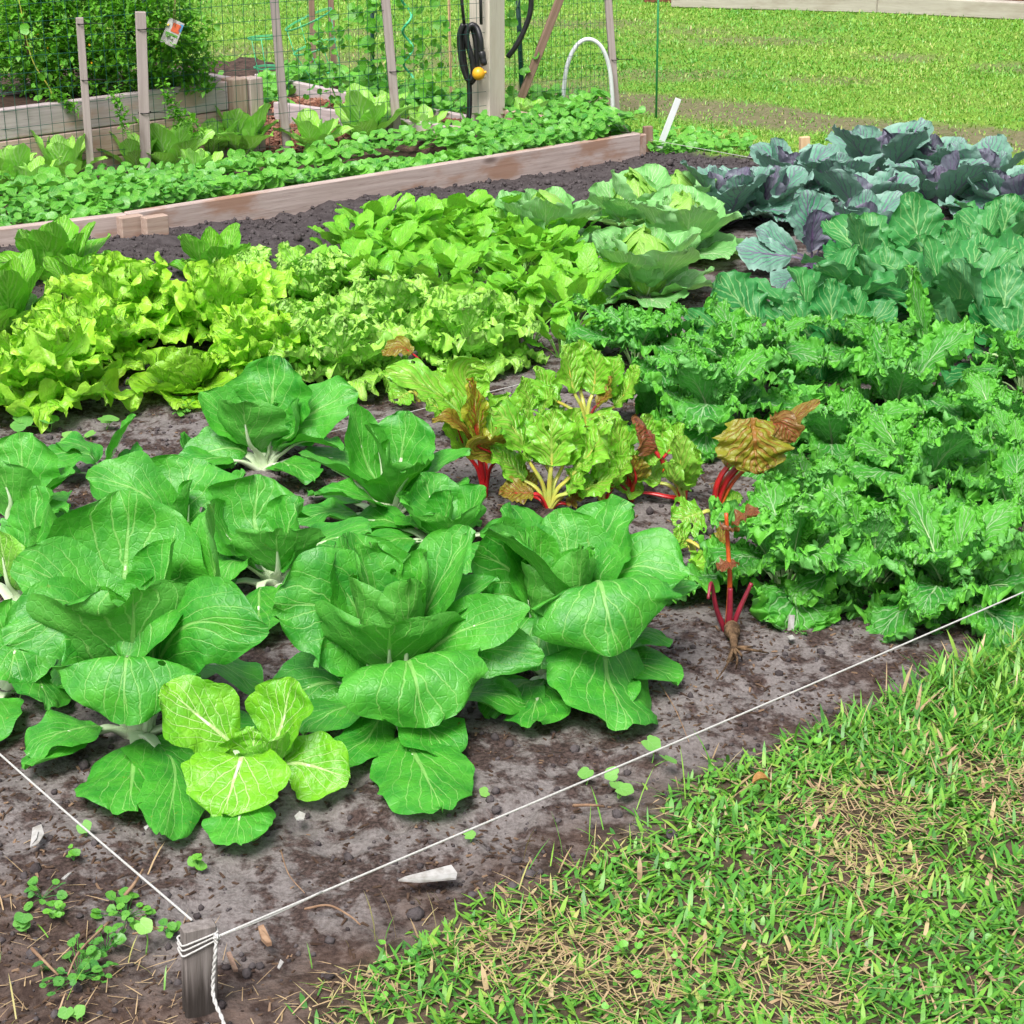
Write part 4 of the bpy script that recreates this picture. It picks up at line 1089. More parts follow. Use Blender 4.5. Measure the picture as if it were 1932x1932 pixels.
def wedge():
    ys = [1.72]
    while ys[-1] < 22: ys.append(ys[-1] * 1.0036 if ys[-1] < 9.8 else ys[-1] * 1.012)
    ys = np.array(ys); xs = np.linspace(-.62, .62, 420)
    xs = np.sign(xs) * (np.abs(xs) / .62) ** 1.15 * .62
    X = ys[:, None] * xs[None, :]; Yy = ys[:, None] + 0 * X
    Z, lw, mk, bed = ground_z(X, Yy, True)
    fade = sstep(.62, .56, np.abs(xs))[None, :] * sstep(22, 19, Yy) * sstep(1.72, 1.78, Yy)
    Z = Z * fade - .06 * (1 - fade)
    n, m = X.shape; idx = np.arange(n * m).reshape(n, m)
    F = np.stack([idx[:-1, :-1], idx[:-1, 1:], idx[1:, 1:], idx[1:, :-1]], -1).reshape(-1, 4)
    mb = MB(); mb.add(np.stack([X, Yy, Z], -1).reshape(-1, 3), F, uv=np.stack([np.maximum(bed * 1.0, damp(X, Yy)), np.clip(dirt(X, Yy), 0, 1)], -1).reshape(-1, 2), tone=np.maximum(mk, lawn(X, Yy, True)[1]).ravel(), edge=lw.ravel())
    m = NT('garden_soil'); P = m.pos()
    uv = m.n('SeparateXYZ', {0: m.n('UVMap', uv_map='UVMap').outputs[0]})
    bed_, dirt_ = uv.outputs[0], uv.outputs[1]
    lw_, mk_ = m.attr('edge'), m.attr('tone')
    n1 = m.noise(P, 5.5, 7.0, .66); n2 = m.noise(P, 26.0, 5.0, .65); n3 = m.noise(P, 140.0, 3.0, .6)
    sand = m.mix(m.ramp(n3, .3, .7), (.140, .121, .117), (.215, .192, .188))
    dark = m.mix(m.ramp(n3, .35, .65), (.030, .020, .018), (.085, .058, .052))
    k = m.ma('ADD', m.ma('MULTIPLY', n1, .56), m.ma('MULTIPLY', n2, .48))
    soil = m.mix(m.ramp(k, .485, .575), sand, dark)
    mnd = m.mix(m.ramp(n2, .35, .7), (.080, .068, .070), (.042, .034, .035))
    mnd = m.mix(m.ma('MULTIPLY', m.ramp(n3, .55, .75), .5), mnd, (.13, .115, .118))
    c = m.mix(mk_, soil, mnd)
    lawnc = m.mix(mk_, m.mix(m.ramp(n2, .35, .65), (.062, .050, .026), (.06, .11, .018)), m.mix(m.ramp(n2, .3, .7), (.11, .22, .02), (.19, .33, .045)))
    drt = m.mix(m.ramp(n2, .35, .7), (.21, .155, .115), (.11, .085, .058))
    lawnc = m.mix(m.ma('MULTIPLY', dirt_, .9), lawnc, drt)
    c = m.mix(lw_, c, lawnc)
    c = m.mix(bed_, c, m.mix(m.ramp(n2, .35, .65), (.105, .066, .050), (.035, .022, .018)))
    h = m.ma('ADD', m.ma('MULTIPLY', n2, .6), m.ma('MULTIPLY', n3, .5))
    nb = m.bump(h, .7, .012)
    mat = m.fin(m.n('BsdfPrincipled', {'Base Color': c, 'Roughness': .92, 'Specular IOR Level': .2, 'Normal': nb}))
    o = mb.build('soil', mat); tag(o, 'grey sandy garden soil and lawn earth with dark crumbs', kind='structure')
wedge()
def far_ground():
    m = NT('far_lawn'); P = m.pos()
    c = m.mix(m.ramp(m.noise(P, 1.2, 5.0), .4, .62), (.07, .13, .02), (.15, .11, .06))
    mat = m.fin(m.n('BsdfPrincipled', {'Base Color': c, 'Roughness': .95, 'Specular IOR Level': .1}))
    mb = MB(); n = 40; X, Yy = np.meshgrid(np.linspace(-90, 90, n), np.linspace(-60, 140, n)); idx = np.arange(n * n).reshape(n, n)
    F = np.stack([idx[:-1, :-1], idx[:-1, 1:], idx[1:, 1:], idx[1:, :-1]], -1).reshape(-1, 4)
    mb.add(np.stack([X, Yy, 0 * X - .055], -1).reshape(-1, 3), F)
    tag(mb.build('ground', mat), 'open lawn running to the horizon', kind='structure')
far_ground()

# ---------------------------------------------------------------- grass
GM = NT('grass_blade')
def _g():
    t = GM.attr('tone'); P = GM.pos()
    rp = GM.n('ValToRGB', {0: t}); e = rp.color_ramp.elements
    e[0].position = 0; e[0].color = (.055, .20, .035, 1); e[1].position = 1; e[1].color = (.36, .25, .14, 1)
    for p, c in ((.25, (.10, .34, .04)), (.5, (.20, .44, .05)), (.66, (.31, .51, .08)), (.74, (.45, .46, .14)), (.82, (.58, .44, .25)), (.92, (.50, .34, .20))):
        q = e.new(p); q.color = (*c, 1)
    b = GM.n('BsdfPrincipled', {'Base Color': rp.outputs[0], 'Roughness': .42, 'Specular IOR Level': .45})
    tr = GM.n('BsdfTranslucent', {'Color': GM.mix(.3, rp.outputs[0], (.3, .6, .03))})
    return GM.fin(GM.n('MixShader', {0: .25, 1: b.outputs[0], 2: tr.outputs[0]}))
gmat = _g()

def blades(mb, x, y, z, L, W, lean, az, tone, curv=.6, segs=2):
    n = len(x); r = np.stack([np.cos(az), np.sin(az), 0 * az], 1); s = np.stack([-np.sin(az), np.cos(az), 0 * az], 1); up = np.array([0, 0, 1.0])
    p = np.stack([x, y, z], 1); P = [p]
    for i in range(segs):
        e = lean + curv * (i / segs)
        p = p + (r * np.sin(e)[:, None] + up * np.cos(e)[:, None]) * (L / segs)[:, None]; P.append(p)
    V = []
    for i in range(segs):
        wv = (W * (1 - .25 * i / segs) * (.75 if i == 0 else 1))[:, None] * s * .5
        V += [P[i] - wv, P[i] + wv]
    V.append(P[-1])
    k = 2 * segs + 1
    A = np.stack(V, 1).reshape(-1, 3); b = np.arange(n) * k
    F4 = np.concatenate([np.stack([b + 2 * i, b + 2 * i + 1, b + 2 * i + 3, b + 2 * i + 2], 1) for i in range(segs - 1)]) if segs > 1 else np.zeros((0, 4), int)
    F3 = np.stack([b + 2 * segs - 2, b + 2 * segs - 1, b + 2 * segs], 1)
    mb.add(A, F4, F3, tone=np.repeat(tone, k))

def wedge_pts(n, y0, y1, half=.35, pw=1.0):
    u = rng.random(n); y = (y0 ** (2 * pw) + u * (y1 ** (2 * pw) - y0 ** (2 * pw))) ** (1 / (2 * pw))
    return (rng.random(n) * 2 - 1) * half * y, y

def near_grass():
    mb = MB()
    x, y = wedge_pts(210000, 1.85, 5.2, .36); lw = lawn(x, y)
    dead = fbm(x * 2.6, y * 2.6, 81, 3) + .35 * fbm(x * 9, y * 9, 82, 2)
    rx, ry = x - A0[0], y - A0[1]; dF = rx * nF[0] + ry * nF[1]; a = rx * uF[0] + ry * uF[1]
    # worn patches the photograph shows: low centre and beside the label
    for (px, py, r) in ((1180, 1830, .14), (1000, 1800, .12), (1620, 1540, .13), (1650, 1640, .10), (600, 1880, .12), (1500, 1880, .10)):
        c = G(px, py)[:2]; dead = np.maximum(dead, 1.0 - np.hypot(x - c[0], y - c[1]) / r * .8)
    lush = sstep(.9, 1.7, a) * sstep(.55, .05, dF)
    keep = (rng.random(len(x)) < lw ** 1.5 * (1 - .55 * sstep(.15, .7, dead)) * .74)
    x, y, dead, lush, lw, dF = [q[keep] for q in (x, y, dead, lush, lw, dF)]
    n = len(x); z = ground_z(x, y) - .003
    L = rng.uniform(.016, .044, n) * (1 + .8 * lush) * (1 - .25 * sstep(.1, .7, dead)); W = rng.uniform(.0030, .0088, n)
    tone = np.clip(.31 + .17 * rng.standard_normal(n) + .10 * fbm(x * 5, y * 5, 83, 2), .0, .68)
    isd = rng.random(n) < (.04 + .32 * sstep(.1, .6, dead)); tone = np.where(isd, rng.uniform(.7, 1, n), tone)
    lean = np.abs(rng.normal(1.05, .36, n)) * (1 - .35 * lush)
    blades(mb, x, y, z, L, W, np.clip(lean, .05, 1.45), rng.uniform(0, 6.283, n), tone, rng.uniform(.1, .8, n).mean(), 3)
    # flat dead thatch
    x, y = wedge_pts(230000, 1.85, 5.0, .36); lw = lawn(x, y); dead = fbm(x * 2.6, y * 2.6, 81, 3)
    for (px, py, r) in ((1180, 1830, .14), (1000, 1800, .12), (1620, 1540, .13), (1650, 1640, .10), (600, 1880, .12), (1500, 1880, .10)):
        c = G(px, py)[:2]; dead = np.maximum(dead, 1.0 - np.hypot(x - c[0], y - c[1]) / r * .8)
    keep = rng.random(len(x)) < np.clip(lw, 0, 1) * (.07 + .30 * sstep(.1, .7, dead)); x, y = x[keep], y[keep]; n = len(x)
    blades(mb, x, y, ground_z(x, y) + .002 + rng.uniform(0, .010, n), rng.uniform(.015, .055, n), rng.uniform(.0012, .003, n), rng.uniform(1.2, 1.6, n), rng.uniform(0, 6.283, n),
           np.where(rng.random(n) < .8, rng.uniform(.72, 1, n), rng.uniform(.1, .6, n)), .15, 2)
    tag(mb.build('grass', gmat), 'short mixed lawn grass in front of the plot, green blades among straw', 'grass', kind='stuff')
near_grass()

def far_grass():
    mb = MB()
    for (n0, y0, y1, L0, L1, W0, W1) in ((230000, 7.2, 11.5, .012, .032, .004, .008), (330000, 11.0, 19.5, .014, .038, .006, .012)):
        x, y = wedge_pts(n0, y0, y1, .34); lw = lawn(x, y); d = dirt(x, y); c2 = fbm(x * 3.5, y * 3.5, 84, 3)
        keep = rng.random(n0) < lw * (1 - .88 * d) * (.75 + .4 * c2); x, y, c2, d = x[keep], y[keep], c2[keep], d[keep]; n = len(x)
        tone = np.clip(.50 + .12 * rng.standard_normal(n) + .24 * fbm(x * .9, y * .9, 85, 3) - .1 * c2, .05, .72)
        tone = np.where(rng.random(n) < .012 + .10 * d, rng.uniform(.70, .8, n), tone)
        blades(mb, x, y, ground_z(x, y) - .003, rng.uniform(L0, L1, n), rng.uniform(W0, W1, n), np.clip(np.abs(rng.normal(.95, .35, n)), 0, 1.45), rng.uniform(0, 6.283, n), tone, .4, 2)
    tag(mb.build('grass', gmat), 'mown lawn grass behind the garden beds', 'grass', kind='stuff')
far_grass()

def disc_leaf(mb, c, r, nrm, az, tone, fold=.15, notch=True, seg=9):
    """a small rounded leaf with a notch, slightly dished"""
    nrm = np.asarray(nrm, float); nrm /= np.linalg.norm(nrm)
    a = np.array([math.cos(az), math.sin(az), 0]); a = a - nrm * a.dot(nrm); a /= np.linalg.norm(a); b = np.cross(nrm, a)
    th = np.linspace(0, 2 * math.pi, seg, endpoint=False)
    rr = r * (1 - (.45 if notch else 0) * np.exp(-((th - math.pi) / .35) ** 2)) * (1 + .06 * np.cos(th * 5 + az))
    V = c + np.cos(th)[:, None] * rr[:, None] * a + np.sin(th)[:, None] * rr[:, None] * b + (fold * r * np.abs(np.sin(th)) - .1 * r)[:, None] * nrm
    V = np.vstack([V, c - nrm * .12 * r])
    F = [[i, (i + 1) % seg, seg] for i in range(seg)]
    uv = np.vstack([np.stack([.5 + .5 * np.sin(th), .5 + .5 * np.cos(th)], 1), [[.5, .45]]])
    mb.add(V, None, F, uv=uv, tone=tone)

# ---------------------------------------------------------------- litter on the soil
M['litter'] = plain_mat('bark_crumbs', (.060, .036, .026), (.028, .018, .015), .9, .15, 60.0, tonecol=(.26, .17, .11))
M['clod'] = plain_mat('soil_clods', (.080, .068, .070), (.046, .037, .038), .95, .1, 60.0, bump=.6, bd=.006, tonecol=(.12, .105, .108))
M['bark'] = plain_mat('red_bark_chips', (.22, .085, .050), (.10, .040, .028), .8, .2, 40.0, tonecol=(.38, .20, .14))
def chips(name, x, y, z, L, W, mat, label, cat, toned=.2):
    mb = MB(); n = len(x); az = rng.uniform(0, 6.283, n); ti = rng.normal(0, .35, n); th = W * .35
    r = np.stack([np.cos(az) * np.cos(ti), np.sin(az) * np.cos(ti), np.sin(ti)], 1); s = np.stack([-np.sin(az), np.cos(az), 0 * az], 1); u = np.cross(r, s)
    c = np.stack([x, y, z], 1); V = []
    for (i, j, k) in ((-1, -1, 0), (1, -.6, 0), (1, .6, 0), (-1, 1, 0), (-.8, -.7, 1), (.7, -.4, 1), (.8, .3, 1), (-.7, .7, 1)):
        V.append(c + r * (L * i * .5)[:, None] + s * (W * j * .5)[:, None] + u * (th * k)[:, None])
    A = np.stack(V, 1).reshape(-1, 3); b = np.arange(n)[:, None] * 8
    F = np.concatenate([b + np.array(q) for q in ([4, 5, 6, 7], [0, 1, 5, 4], [1, 2, 6, 5], [2, 3, 7, 6], [3, 0, 4, 7])])
    mb.add(A, F, tone=np.repeat(np.where(rng.random(n) < toned, rng.uniform(.4, 1, n), rng.uniform(0, .2, n)), 8))
    return tag(mb.build(name, mat, smooth=False), label, cat, kind='stuff')
def scatter_litter():
    x, y = wedge_pts(60000, 1.85, 6.0, .34); lw = lawn(x, y); d = fbm(x * 3.3, y * 3.3, 91, 4)
    left = ((x - A0[0]) * uF[0] + (y - A0[1]) * uF[1]) < .0
    k = rng.random(len(x)) < (1 - lw) * (.16 + .6 * sstep(-.15, .4, d) + .25 * left); x, y = x[k], y[k]; n = len(x)
    L = rng.gamma(2.0, .0032, n) + .002
    chips('bark_litter', x, y, ground_z(x, y) + .001, L, np.minimum(L * .5, .005), M['litter'], 'dark bark crumbs and bits strewn over the grey soil', 'bark litter', .14)
    # clods on the dug strip by the board
    x, y = wedge_pts(90000, 1.9, 9.5, .33); mz, mk = mound(x, y); lw = lawn(x, y)
    k = rng.random(len(x)) < np.maximum(mk, .42 * (y < 5)) * (1 - lw) * .55 * (~in_poly(x, y, BED)); x, y = x[k], y[k]; n = len(x)
    mb = MB(); r = rng.gamma(1.5, .0021, n) * np.where(y < 5, .8, 1.0) + .0012
    ico = np.array([[0, 0, 1], [.9, 0, .4], [.28, .85, .4], [-.72, .53, .4], [-.72, -.53, .4], [.28, -.85, .4], [.72, .53, -.4], [-.28, .85, -.4], [-.9, 0, -.4], [-.28, -.85, -.4], [.72, -.53, -.4], [0, 0, -1]])
    F = np.array([[0, 1, 2], [0, 2, 3], [0, 3, 4], [0, 4, 5], [0, 5, 1], [1, 6, 2], [2, 7, 3], [3, 8, 4], [4, 9, 5], [5, 10, 1], [2, 6, 7], [3, 7, 8], [4, 8, 9], [5, 9, 10], [1, 10, 6], [6, 11, 7], [7, 11, 8], [8, 11, 9], [9, 11, 10], [10, 11, 6]])
    V = np.stack([x, y, ground_z(x, y) + r * .3], 1)[:, None, :] + ico[None] * r[:, None, None] * rng.uniform(.65, 1.2, (n, 12, 1))
    mb.add(V.reshape(-1, 3), None, (np.arange(n)[:, None, None] * 12 + F[None]).reshape(-1, 3), tone=np.repeat(rng.uniform(0, .7, n), 12))
    tag(mb.build('soil_clods', M['clod']), 'crumbly dug clods of dark grey soil beside the timber edging', 'soil clods', kind='stuff')
    # bark mulch in the far bed
    poly = [tuple(G(a, b)[:2]) for a, b in ((470, 330), (560, 310), (760, 275), (880, 262), (1000, 250), (860, 222), (560, 195), (480, 200))]
    px = [p[0] for p in poly]; py = [p[1] for p in poly]
    x = rng.uniform(min(px), max(px), 9000); y = rng.uniform(min(py), max(py), 9000); k = in_poly(x, y, poly); x, y = x[k], y[k]; n = len(x)
    chips('bark_mulch', x, y, ground_z(x, y) + rng.uniform(0, .012, n), rng.uniform(.015, .05, n), rng.uniform(.008, .02, n), M['bark'], 'reddish bark mulch inside the far bed', 'bark mulch', .35)
scatter_litter()
# ---------------------------------------------------------------- woods, metals, plastics
M['board'] = wood_mat('weathered_board', (.40, .31, .28), (.54, .44, .41), (.34, .18, .11), (.10, .06, .045), .75)
M['board2'] = wood_mat('grey_board', (.42, .35, .35), (.54, .46, .47), (.48, .30, .23), (.18, .12, .10), .7)
M['board3'] = wood_mat('pinkish_board', (.50, .34, .29), (.60, .45, .41), (.46, .25, .17), (.18, .10, .07), .6)
M['block'] = wood_mat('stained_block', (.36, .25, .20), (.48, .36, .30), (.25, .09, .045), (.09, .04, .03), .6)
M['stake'] = wood_mat('grey_brown_stake', (.33, .27, .26), (.42, .35, .34), (.22, .15, .13), (.12, .08, .07), .5)
M['brown'] = wood_mat('brown_stake', (.22, .14, .10), (.30, .20, .15), (.15, .09, .06), (.08, .05, .04), .5)
M['post'] = wood_mat('cream_post', (.60, .54, .45), (.67, .61, .52), (.54, .46, .36), (.34, .25, .18), .4)
M['fresh'] = wood_mat('fresh_stake', (.62, .40, .22), (.70, .50, .30), (.50, .30, .14), (.36, .20, .10), .4)
M['timber'] = wood_mat('grey_timber', (.38, .34, .29), (.46, .42, .37), (.30, .25, .20), (.16, .13, .10), .5)
M['corner'] = wood_mat('weathered_corner_stake', (.15, .13, .12), (.27, .24, .23), (.12, .09, .08), (.045, .035, .03), .55, (1.5, 55, 55), .85,
                       ((.022, .017, .014), .125, .055))
M['string'] = plain_mat('white_twine', (.58, .57, .56), (.44, .43, .41), .7, .3, 400.0, bump=.6, bd=.001)
M['wire'] = plain_mat('green_coated_wire', (.012, .075, .055), (.018, .11, .08), .4, .5, 20.0)
M['dgreen'] = plain_mat('dark_green_metal', (.006, .040, .032), (.010, .055, .045), .4, .5, 20.0)
M['lgreen'] = plain_mat('bright_green_wire', (.05, .48, .22), (.08, .55, .28), .35, .5, 20.0)
M['mgreen'] = plain_mat('green_stake_coating', (.02, .24, .07), (.02, .20, .06), .35, .5, 20.0)
M['black'] = plain_mat('black_rubber', (.012, .012, .014), (.02, .02, .022), .4, .5, 30.0)
M['yellow'] = plain_mat('yellow_plastic', (.80, .42, .02), (.75, .36, .02), .35, .5, 20.0)
M['pvc'] = plain_mat('white_pipe', (.76, .78, .80), (.68, .70, .72), .35, .5, 8.0)
M['white'] = plain_mat('white_plastic', (.44, .43, .42), (.28, .26, .24), .5, .4, 70.0)
M['tie'] = plain_mat('black_tie', (.01, .01, .01), (.015, .015, .015), .5, .4, 30.0)
M['twig'] = plain_mat('dry_twig', (.34, .22, .14), (.22, .13, .08), .85, .2, 60.0)
M['cover'] = leaf_mat('ground_cover_leaf', (.035, .25, .03), (.18, .54, .05), (.30, .55, .14), (.14, .36, .10), nv=4, trans=(.2, .6, .03), mott=.7, bump=.4, rough=.36)
M['weedm'] = leaf_mat('weed_leaf', (.035, .20, .04), (.16, .46, .04), (.2, .45, .14), (.10, .28, .08), nv=3, trans=(.2, .6, .03), mott=.5, bump=.3, rough=.4, vstr=.3)
M['pale'] = leaf_mat('pennywort_leaf', (.08, .31, .06), (.28, .58, .11), (.30, .55, .2), (.16, .38, .10), nv=3, trans=(.2, .6, .05), mott=.4, bump=.2, rough=.4, vstr=.3)
M['bushl'] = leaf_mat('bush_leaf', (.06, .32, .015), (.24, .60, .03), (.2, .4, .06), (.10, .30, .04), nv=4, trans=(.2, .6, .02), mott=.8, bump=.3, vstr=.3)
M['napa'] = leaf_mat('upright_cabbage_leaf', (.24, .64, .06), (.44, .80, .11), (.60, .80, .40), (.32, .64, .16), nv=6, mw=.06, trans=(.25, .7, .04), mott=.5, rough=.36)
M['vine'] = leaf_mat('vine_leaf', (.03, .20, .012), (.12, .42, .02), (.2, .45, .08), (.10, .32, .05), nv=4, trans=(.25, .7, .02), mott=.7, bump=.3)

def beam(name, p0, p1, w, t, mat, parent=None, bevel=.004, roll=0.0, up=(0, 0, 1)):
    """a straight squared piece from p0 to p1; its length runs along its own x axis; w is its height, t its thickness"""
    p0 = Vector(p0); p1 = Vector(p1); d = p1 - p0; L = d.length; x = d.normalized()
    u = Vector(up) if abs(x.dot(Vector(up))) < .95 else Vector((0, 1, 0))
    y = u.cross(x).normalized(); z = x.cross(y)
    mb = MB().box((L, t, w), bevel=bevel); o = mb.build(name, mat, smooth=False)
    mt = Matrix((x, y, z)).transposed().to_4x4() @ Matrix.Rotation(roll, 4, 'X'); mt.translation = (p0 + p1) / 2
    if parent is not None:
        o.parent = parent; mt.translation = mt.translation - parent.location
    o.matrix_local = mt
    return o
def v3(xy, z): return (xy[0], xy[1], z)

# ---------------------------------------------------------------- corner stake and its strings
cs = thing('corner_stake', 'weathered grey stake at the corner of the plot with white string wound round it', 'stake', (A0[0], A0[1] + .02, 0))
st0 = np.array([A0[0], A0[1] + .02, 0.0]); yb = st0[1]
topc = PY(375, 1744, yb)
hz = topc[2]
ang = math.atan2(uF[1], uF[0])
mb = MB().box((hz + .10, .044, .021), bevel=.0022)
o = mb.build('stake_body', M['corner'], cs, smooth=False)
tilt = Vector((.012, 0.0, 1)).normalized()
mt = Matrix.Rotation(R_(-65), 4, 'Z') @ Matrix.Rotation(R_(-90), 4, 'Y')
mt = Matrix.Rotation(R_(2.0), 4, 'Y') @ mt; mt.translation = (.002, 0, (hz - .10) / 2); o.matrix_local = mt
def twine(pts, r=.0016, n=60, seg=6, wob=.0):
    Q, _ = spline(pts, n)
    return Q
sb = MB()
def at_(px, py, y): return PY(px, py, y)
kn = at_(408, 1768, yb - .012)
wr = []
c30, s30 = math.cos(R_(25)), math.sin(R_(25))
def loop(zc, tl):
    out = []
    for i in range(25):
        a = i / 24 * 2 * math.pi; ca, sa = math.cos(a), math.sin(a)
        # rounded rectangle round the stake
        e = .25; xx = math.copysign(abs(ca) ** e, ca) * .0245; yy = math.copysign(abs(sa) ** e, sa) * .0130
        out.append([st0[0] + .004 + xx * c30 - yy * s30, st0[1] + xx * s30 + yy * c30, zc + tl * xx])
    return out
for zc, tl in ((kn[2] - .004, .18), (kn[2] - .010, .24), (kn[2] - .017, .30)):
    sb.tube(loop(zc, tl), .0014, 6, cap=False)
E1 = np.array([A1[0], A1[1], .10]); E1 = E1 + (E1 - kn) * .25
mid_ = (kn + E1) / 2 - np.array([0, 0, .004])
sb.tube(spline([kn, mid_, E1], 40)[0], .0017, 6)
sb.tube(spline([kn, kn + (E1 - kn) * .035 + np.array([0, 0, -.003]), kn + (E1 - kn) * .075], 12)[0], .0018, 6)
EL = np.array([AL[0], AL[1], .118]); kl = at_(362, 1736, yb + .010); EL = EL + (EL - kl) * .5
sb.tube(spline([kl, (kl + EL) / 2 - np.array([0, 0, .004]), EL], 40)[0], .0017, 6)
for q in range(6): 
    a = rng.normal(0, .003, (4, 3)); sb.tube(spline(kn + a, 14)[0], .0018, 5)
tail = [kn, at_(406, 1800, yb - .02), at_(402, 1850, yb - .02), at_(404, 1885, yb - .03), at_(420, 1925, yb - .05), at_(432, 1965, yb - .08)]
Q = spline(tail, 50)[0]
sb.tube(Q + .0012 * np.stack([np.sin(np.arange(50) * .9), np.cos(np.arange(50) * .9), 0 * np.arange(50)], 1), .0019, 6)
sb.tube(Q + .0012 * np.stack([-np.sin(np.arange(50) * .9), -np.cos(np.arange(50) * .9), 0 * np.arange(50)], 1), .0017, 6)
tag(sb.build('string', M['string'], origin=kn), 'white boundary string knotted on the corner stake and running off both ways', 'string')
def row_string(label, a, b, z=.03):
    p, q = G(*a, z), G(*b, z); d = q - p
    tag(MB().tube(spline([p - d * .3, (p + q) / 2, q + d * .15], 20)[0], .0012, 5).build('string', M['string'], origin=p), label, 'string')
row_string('thin row string showing between the tall dark bok choy and the chard', (430, 864), (985, 724))
row_string('thin row string on the grey soil left of the mustard patch', (470, 522), (560, 503), .05)
row_string('far boundary string tied between the end post and the short pale stake', (1240, 266), (1510, 314), .07)

# ---------------------------------------------------------------- far bed: timber edging
bf = thing('timber_edging', 'long weathered board edging round the far bed, two end blocks at its joint', 'bed edging', v3(T1, 0), None)
J = G(236, 403, .14)[:2]
beam('front_board', v3(T1, .068), v3(J, .068), .148, .038, M['board'], bf)
beam('front_board', v3(J + uB * .004, .070), v3(T2, .070), .148, .038, M['board'], bf)
for a, b in ((214, 254), (259, 301)):
    c0 = G((a + b) / 2, 403, .15)[:2] + nB * .040; w = .088
    beam('end_block', v3(c0 - uB * w / 2, .072), v3(c0 + uB * w / 2, .072), .155, .040, M['block'], bf, bevel=.003)
sd = -nB
beam('side_board', v3(T2 + uB * .022 - nB * -.016, .066), v3(T2 + uB * .022 + sd * 1.1, .066), .14, .038, M['block'], bf)
p_a, p_b = G(1000, 214, .12)[:2], G(1162, 238, .12)[:2]
beam('back_board', v3(p_a, .06), v3(p_b, .06), .12, .035, M['board2'], bf)
sb2 = thing('timber_edging', 'grey board edging of the smaller bed behind the mulch', 'bed edging', v3(G(545, 196, .12)[:2], 0))
beam('front_board', v3(G(520, 192, .14)[:2], .07), v3(G(892, 243, .14)[:2], .07), .14, .036, M['board2'], sb2)
beam('back_board', v3(G(485, 139, .12)[:2], .06), v3(G(735, 190, .12)[:2], .06), .12, .036, M['board2'], sb2)
beam('back_board', v3(G(735, 190, .10)[:2], .05), v3(G(905, 222, .10)[:2], .05), .10, .036, M['board2'], sb2)

# ---------------------------------------------------------------- raised planter
PA, PB = G(-140, 221, .37)[:2], G(456, 148, .37)[:2]
uP = (PB - PA) / np.linalg.norm(PB - PA); nP = np.array([uP[1], -uP[0]])
rp = thing('raised_planter', 'raised wooden planter three boards high with a leafy bush in it', 'planter', v3(PB, 0))
for i in range(3):
    z = .062 + i * .123
    beam('board', v3(PA, z), v3(PB - uP * .09, z), .119, .04, (M['board3'], M['board3'], M['board2'])[i], rp)
    beam('side_board', v3(PB - uP * .0 - nP * .05, z), v3(PB - nP * .50, z), .119, .038, M['board2'], rp)
    beam('back_board', v3(PA - nP * .54, z), v3(PB - nP * .54, z), .119, .038, M['board2'], rp)
for k, (a, w) in enumerate(((-.048, .080), (.034, .072))):
    q = PB + uP * a + nP * (.010 + .006 * k)
    mb = beam('corner_post', v3(q, -.02), v3(q, .378 - .004 * k), w, .085, M['block'] if k == 0 else M['board'], rp, up=(uP[0], uP[1], 0))
s0 = MB().box((2.0, .44, .05)); so = s0.build('planter_soil', M['litter'], rp, smooth=False)
mc = (PB - uP * 1.05 - nP * .27); so.matrix_local = Matrix.Translation((mc[0] - PB[0], mc[1] - PB[1], .31)) @ Matrix.Rotation(math.atan2(uP[1], uP[0]), 4, 'Z')

def leafball(mb, c, rx, ry, rz, n, size, seed, low=-1):
    rs = np.random.default_rng(seed)
    d = rs.normal(size=(n, 3)); d /= np.linalg.norm(d, axis=1)[:, None]
    r = rs.uniform(.25, 1, n) ** .5 * (.72 + .5 * vnoise(d[:, 0] * 2.5 + 5, d[:, 1] * 2.5 + d[:, 2] * 2 + 7, seed))
    p = np.asarray(c) + d * r[:, None] * np.array([rx, ry, rz])
    p = p[p[:, 2] > low]; n = len(p)
    az = rs.uniform(0, 6.283, n); el = rs.normal(.2, .55, n); L = size * rs.uniform(.55, 1.3, n); W = L * .52
    t = np.stack([np.cos(az) * np.cos(el), np.sin(az) * np.cos(el), np.sin(el)], 1); s = np.stack([-np.sin(az), np.cos(az), 0 * az], 1); u = np.cross(t, s)
    V = np.stack([p, p + t * (L * .45)[:, None] - s * (W * .5)[:, None] + u * (L * .10)[:, None], p + t * (L * .5)[:, None], p + t * (L * .45)[:, None] + s * (W * .5)[:, None] + u * (L * .10)[:, None],
                  p + t * L[:, None] - u * (L * .12)[:, None]], 1).reshape(-1, 3)
    b = np.arange(n)[:, None] * 5
    F = np.concatenate([b + np.array(q) for q in ([0, 2, 1], [0, 3, 2], [1, 2, 4], [2, 3, 4])])
    uv = np.tile(np.array([[.5, 0], [0, .45], [.5, .5], [1, .45], [.5, 1]]), (n, 1))
    mb.add(V, None, F, uv=uv, tone=np.repeat(np.clip(rs.normal(.35, .3, n), 0, 1), 5))
def yat(px, py, z): return G(px, py, z)[1]
bc = G(190, 186, .37); yB = bc[1] + .36
bu = thing('leafy_bush', 'dense bushy green plant with tiny yellow flowers filling the raised planter', 'bush', (bc[0], yB, .33))
bmb = MB()
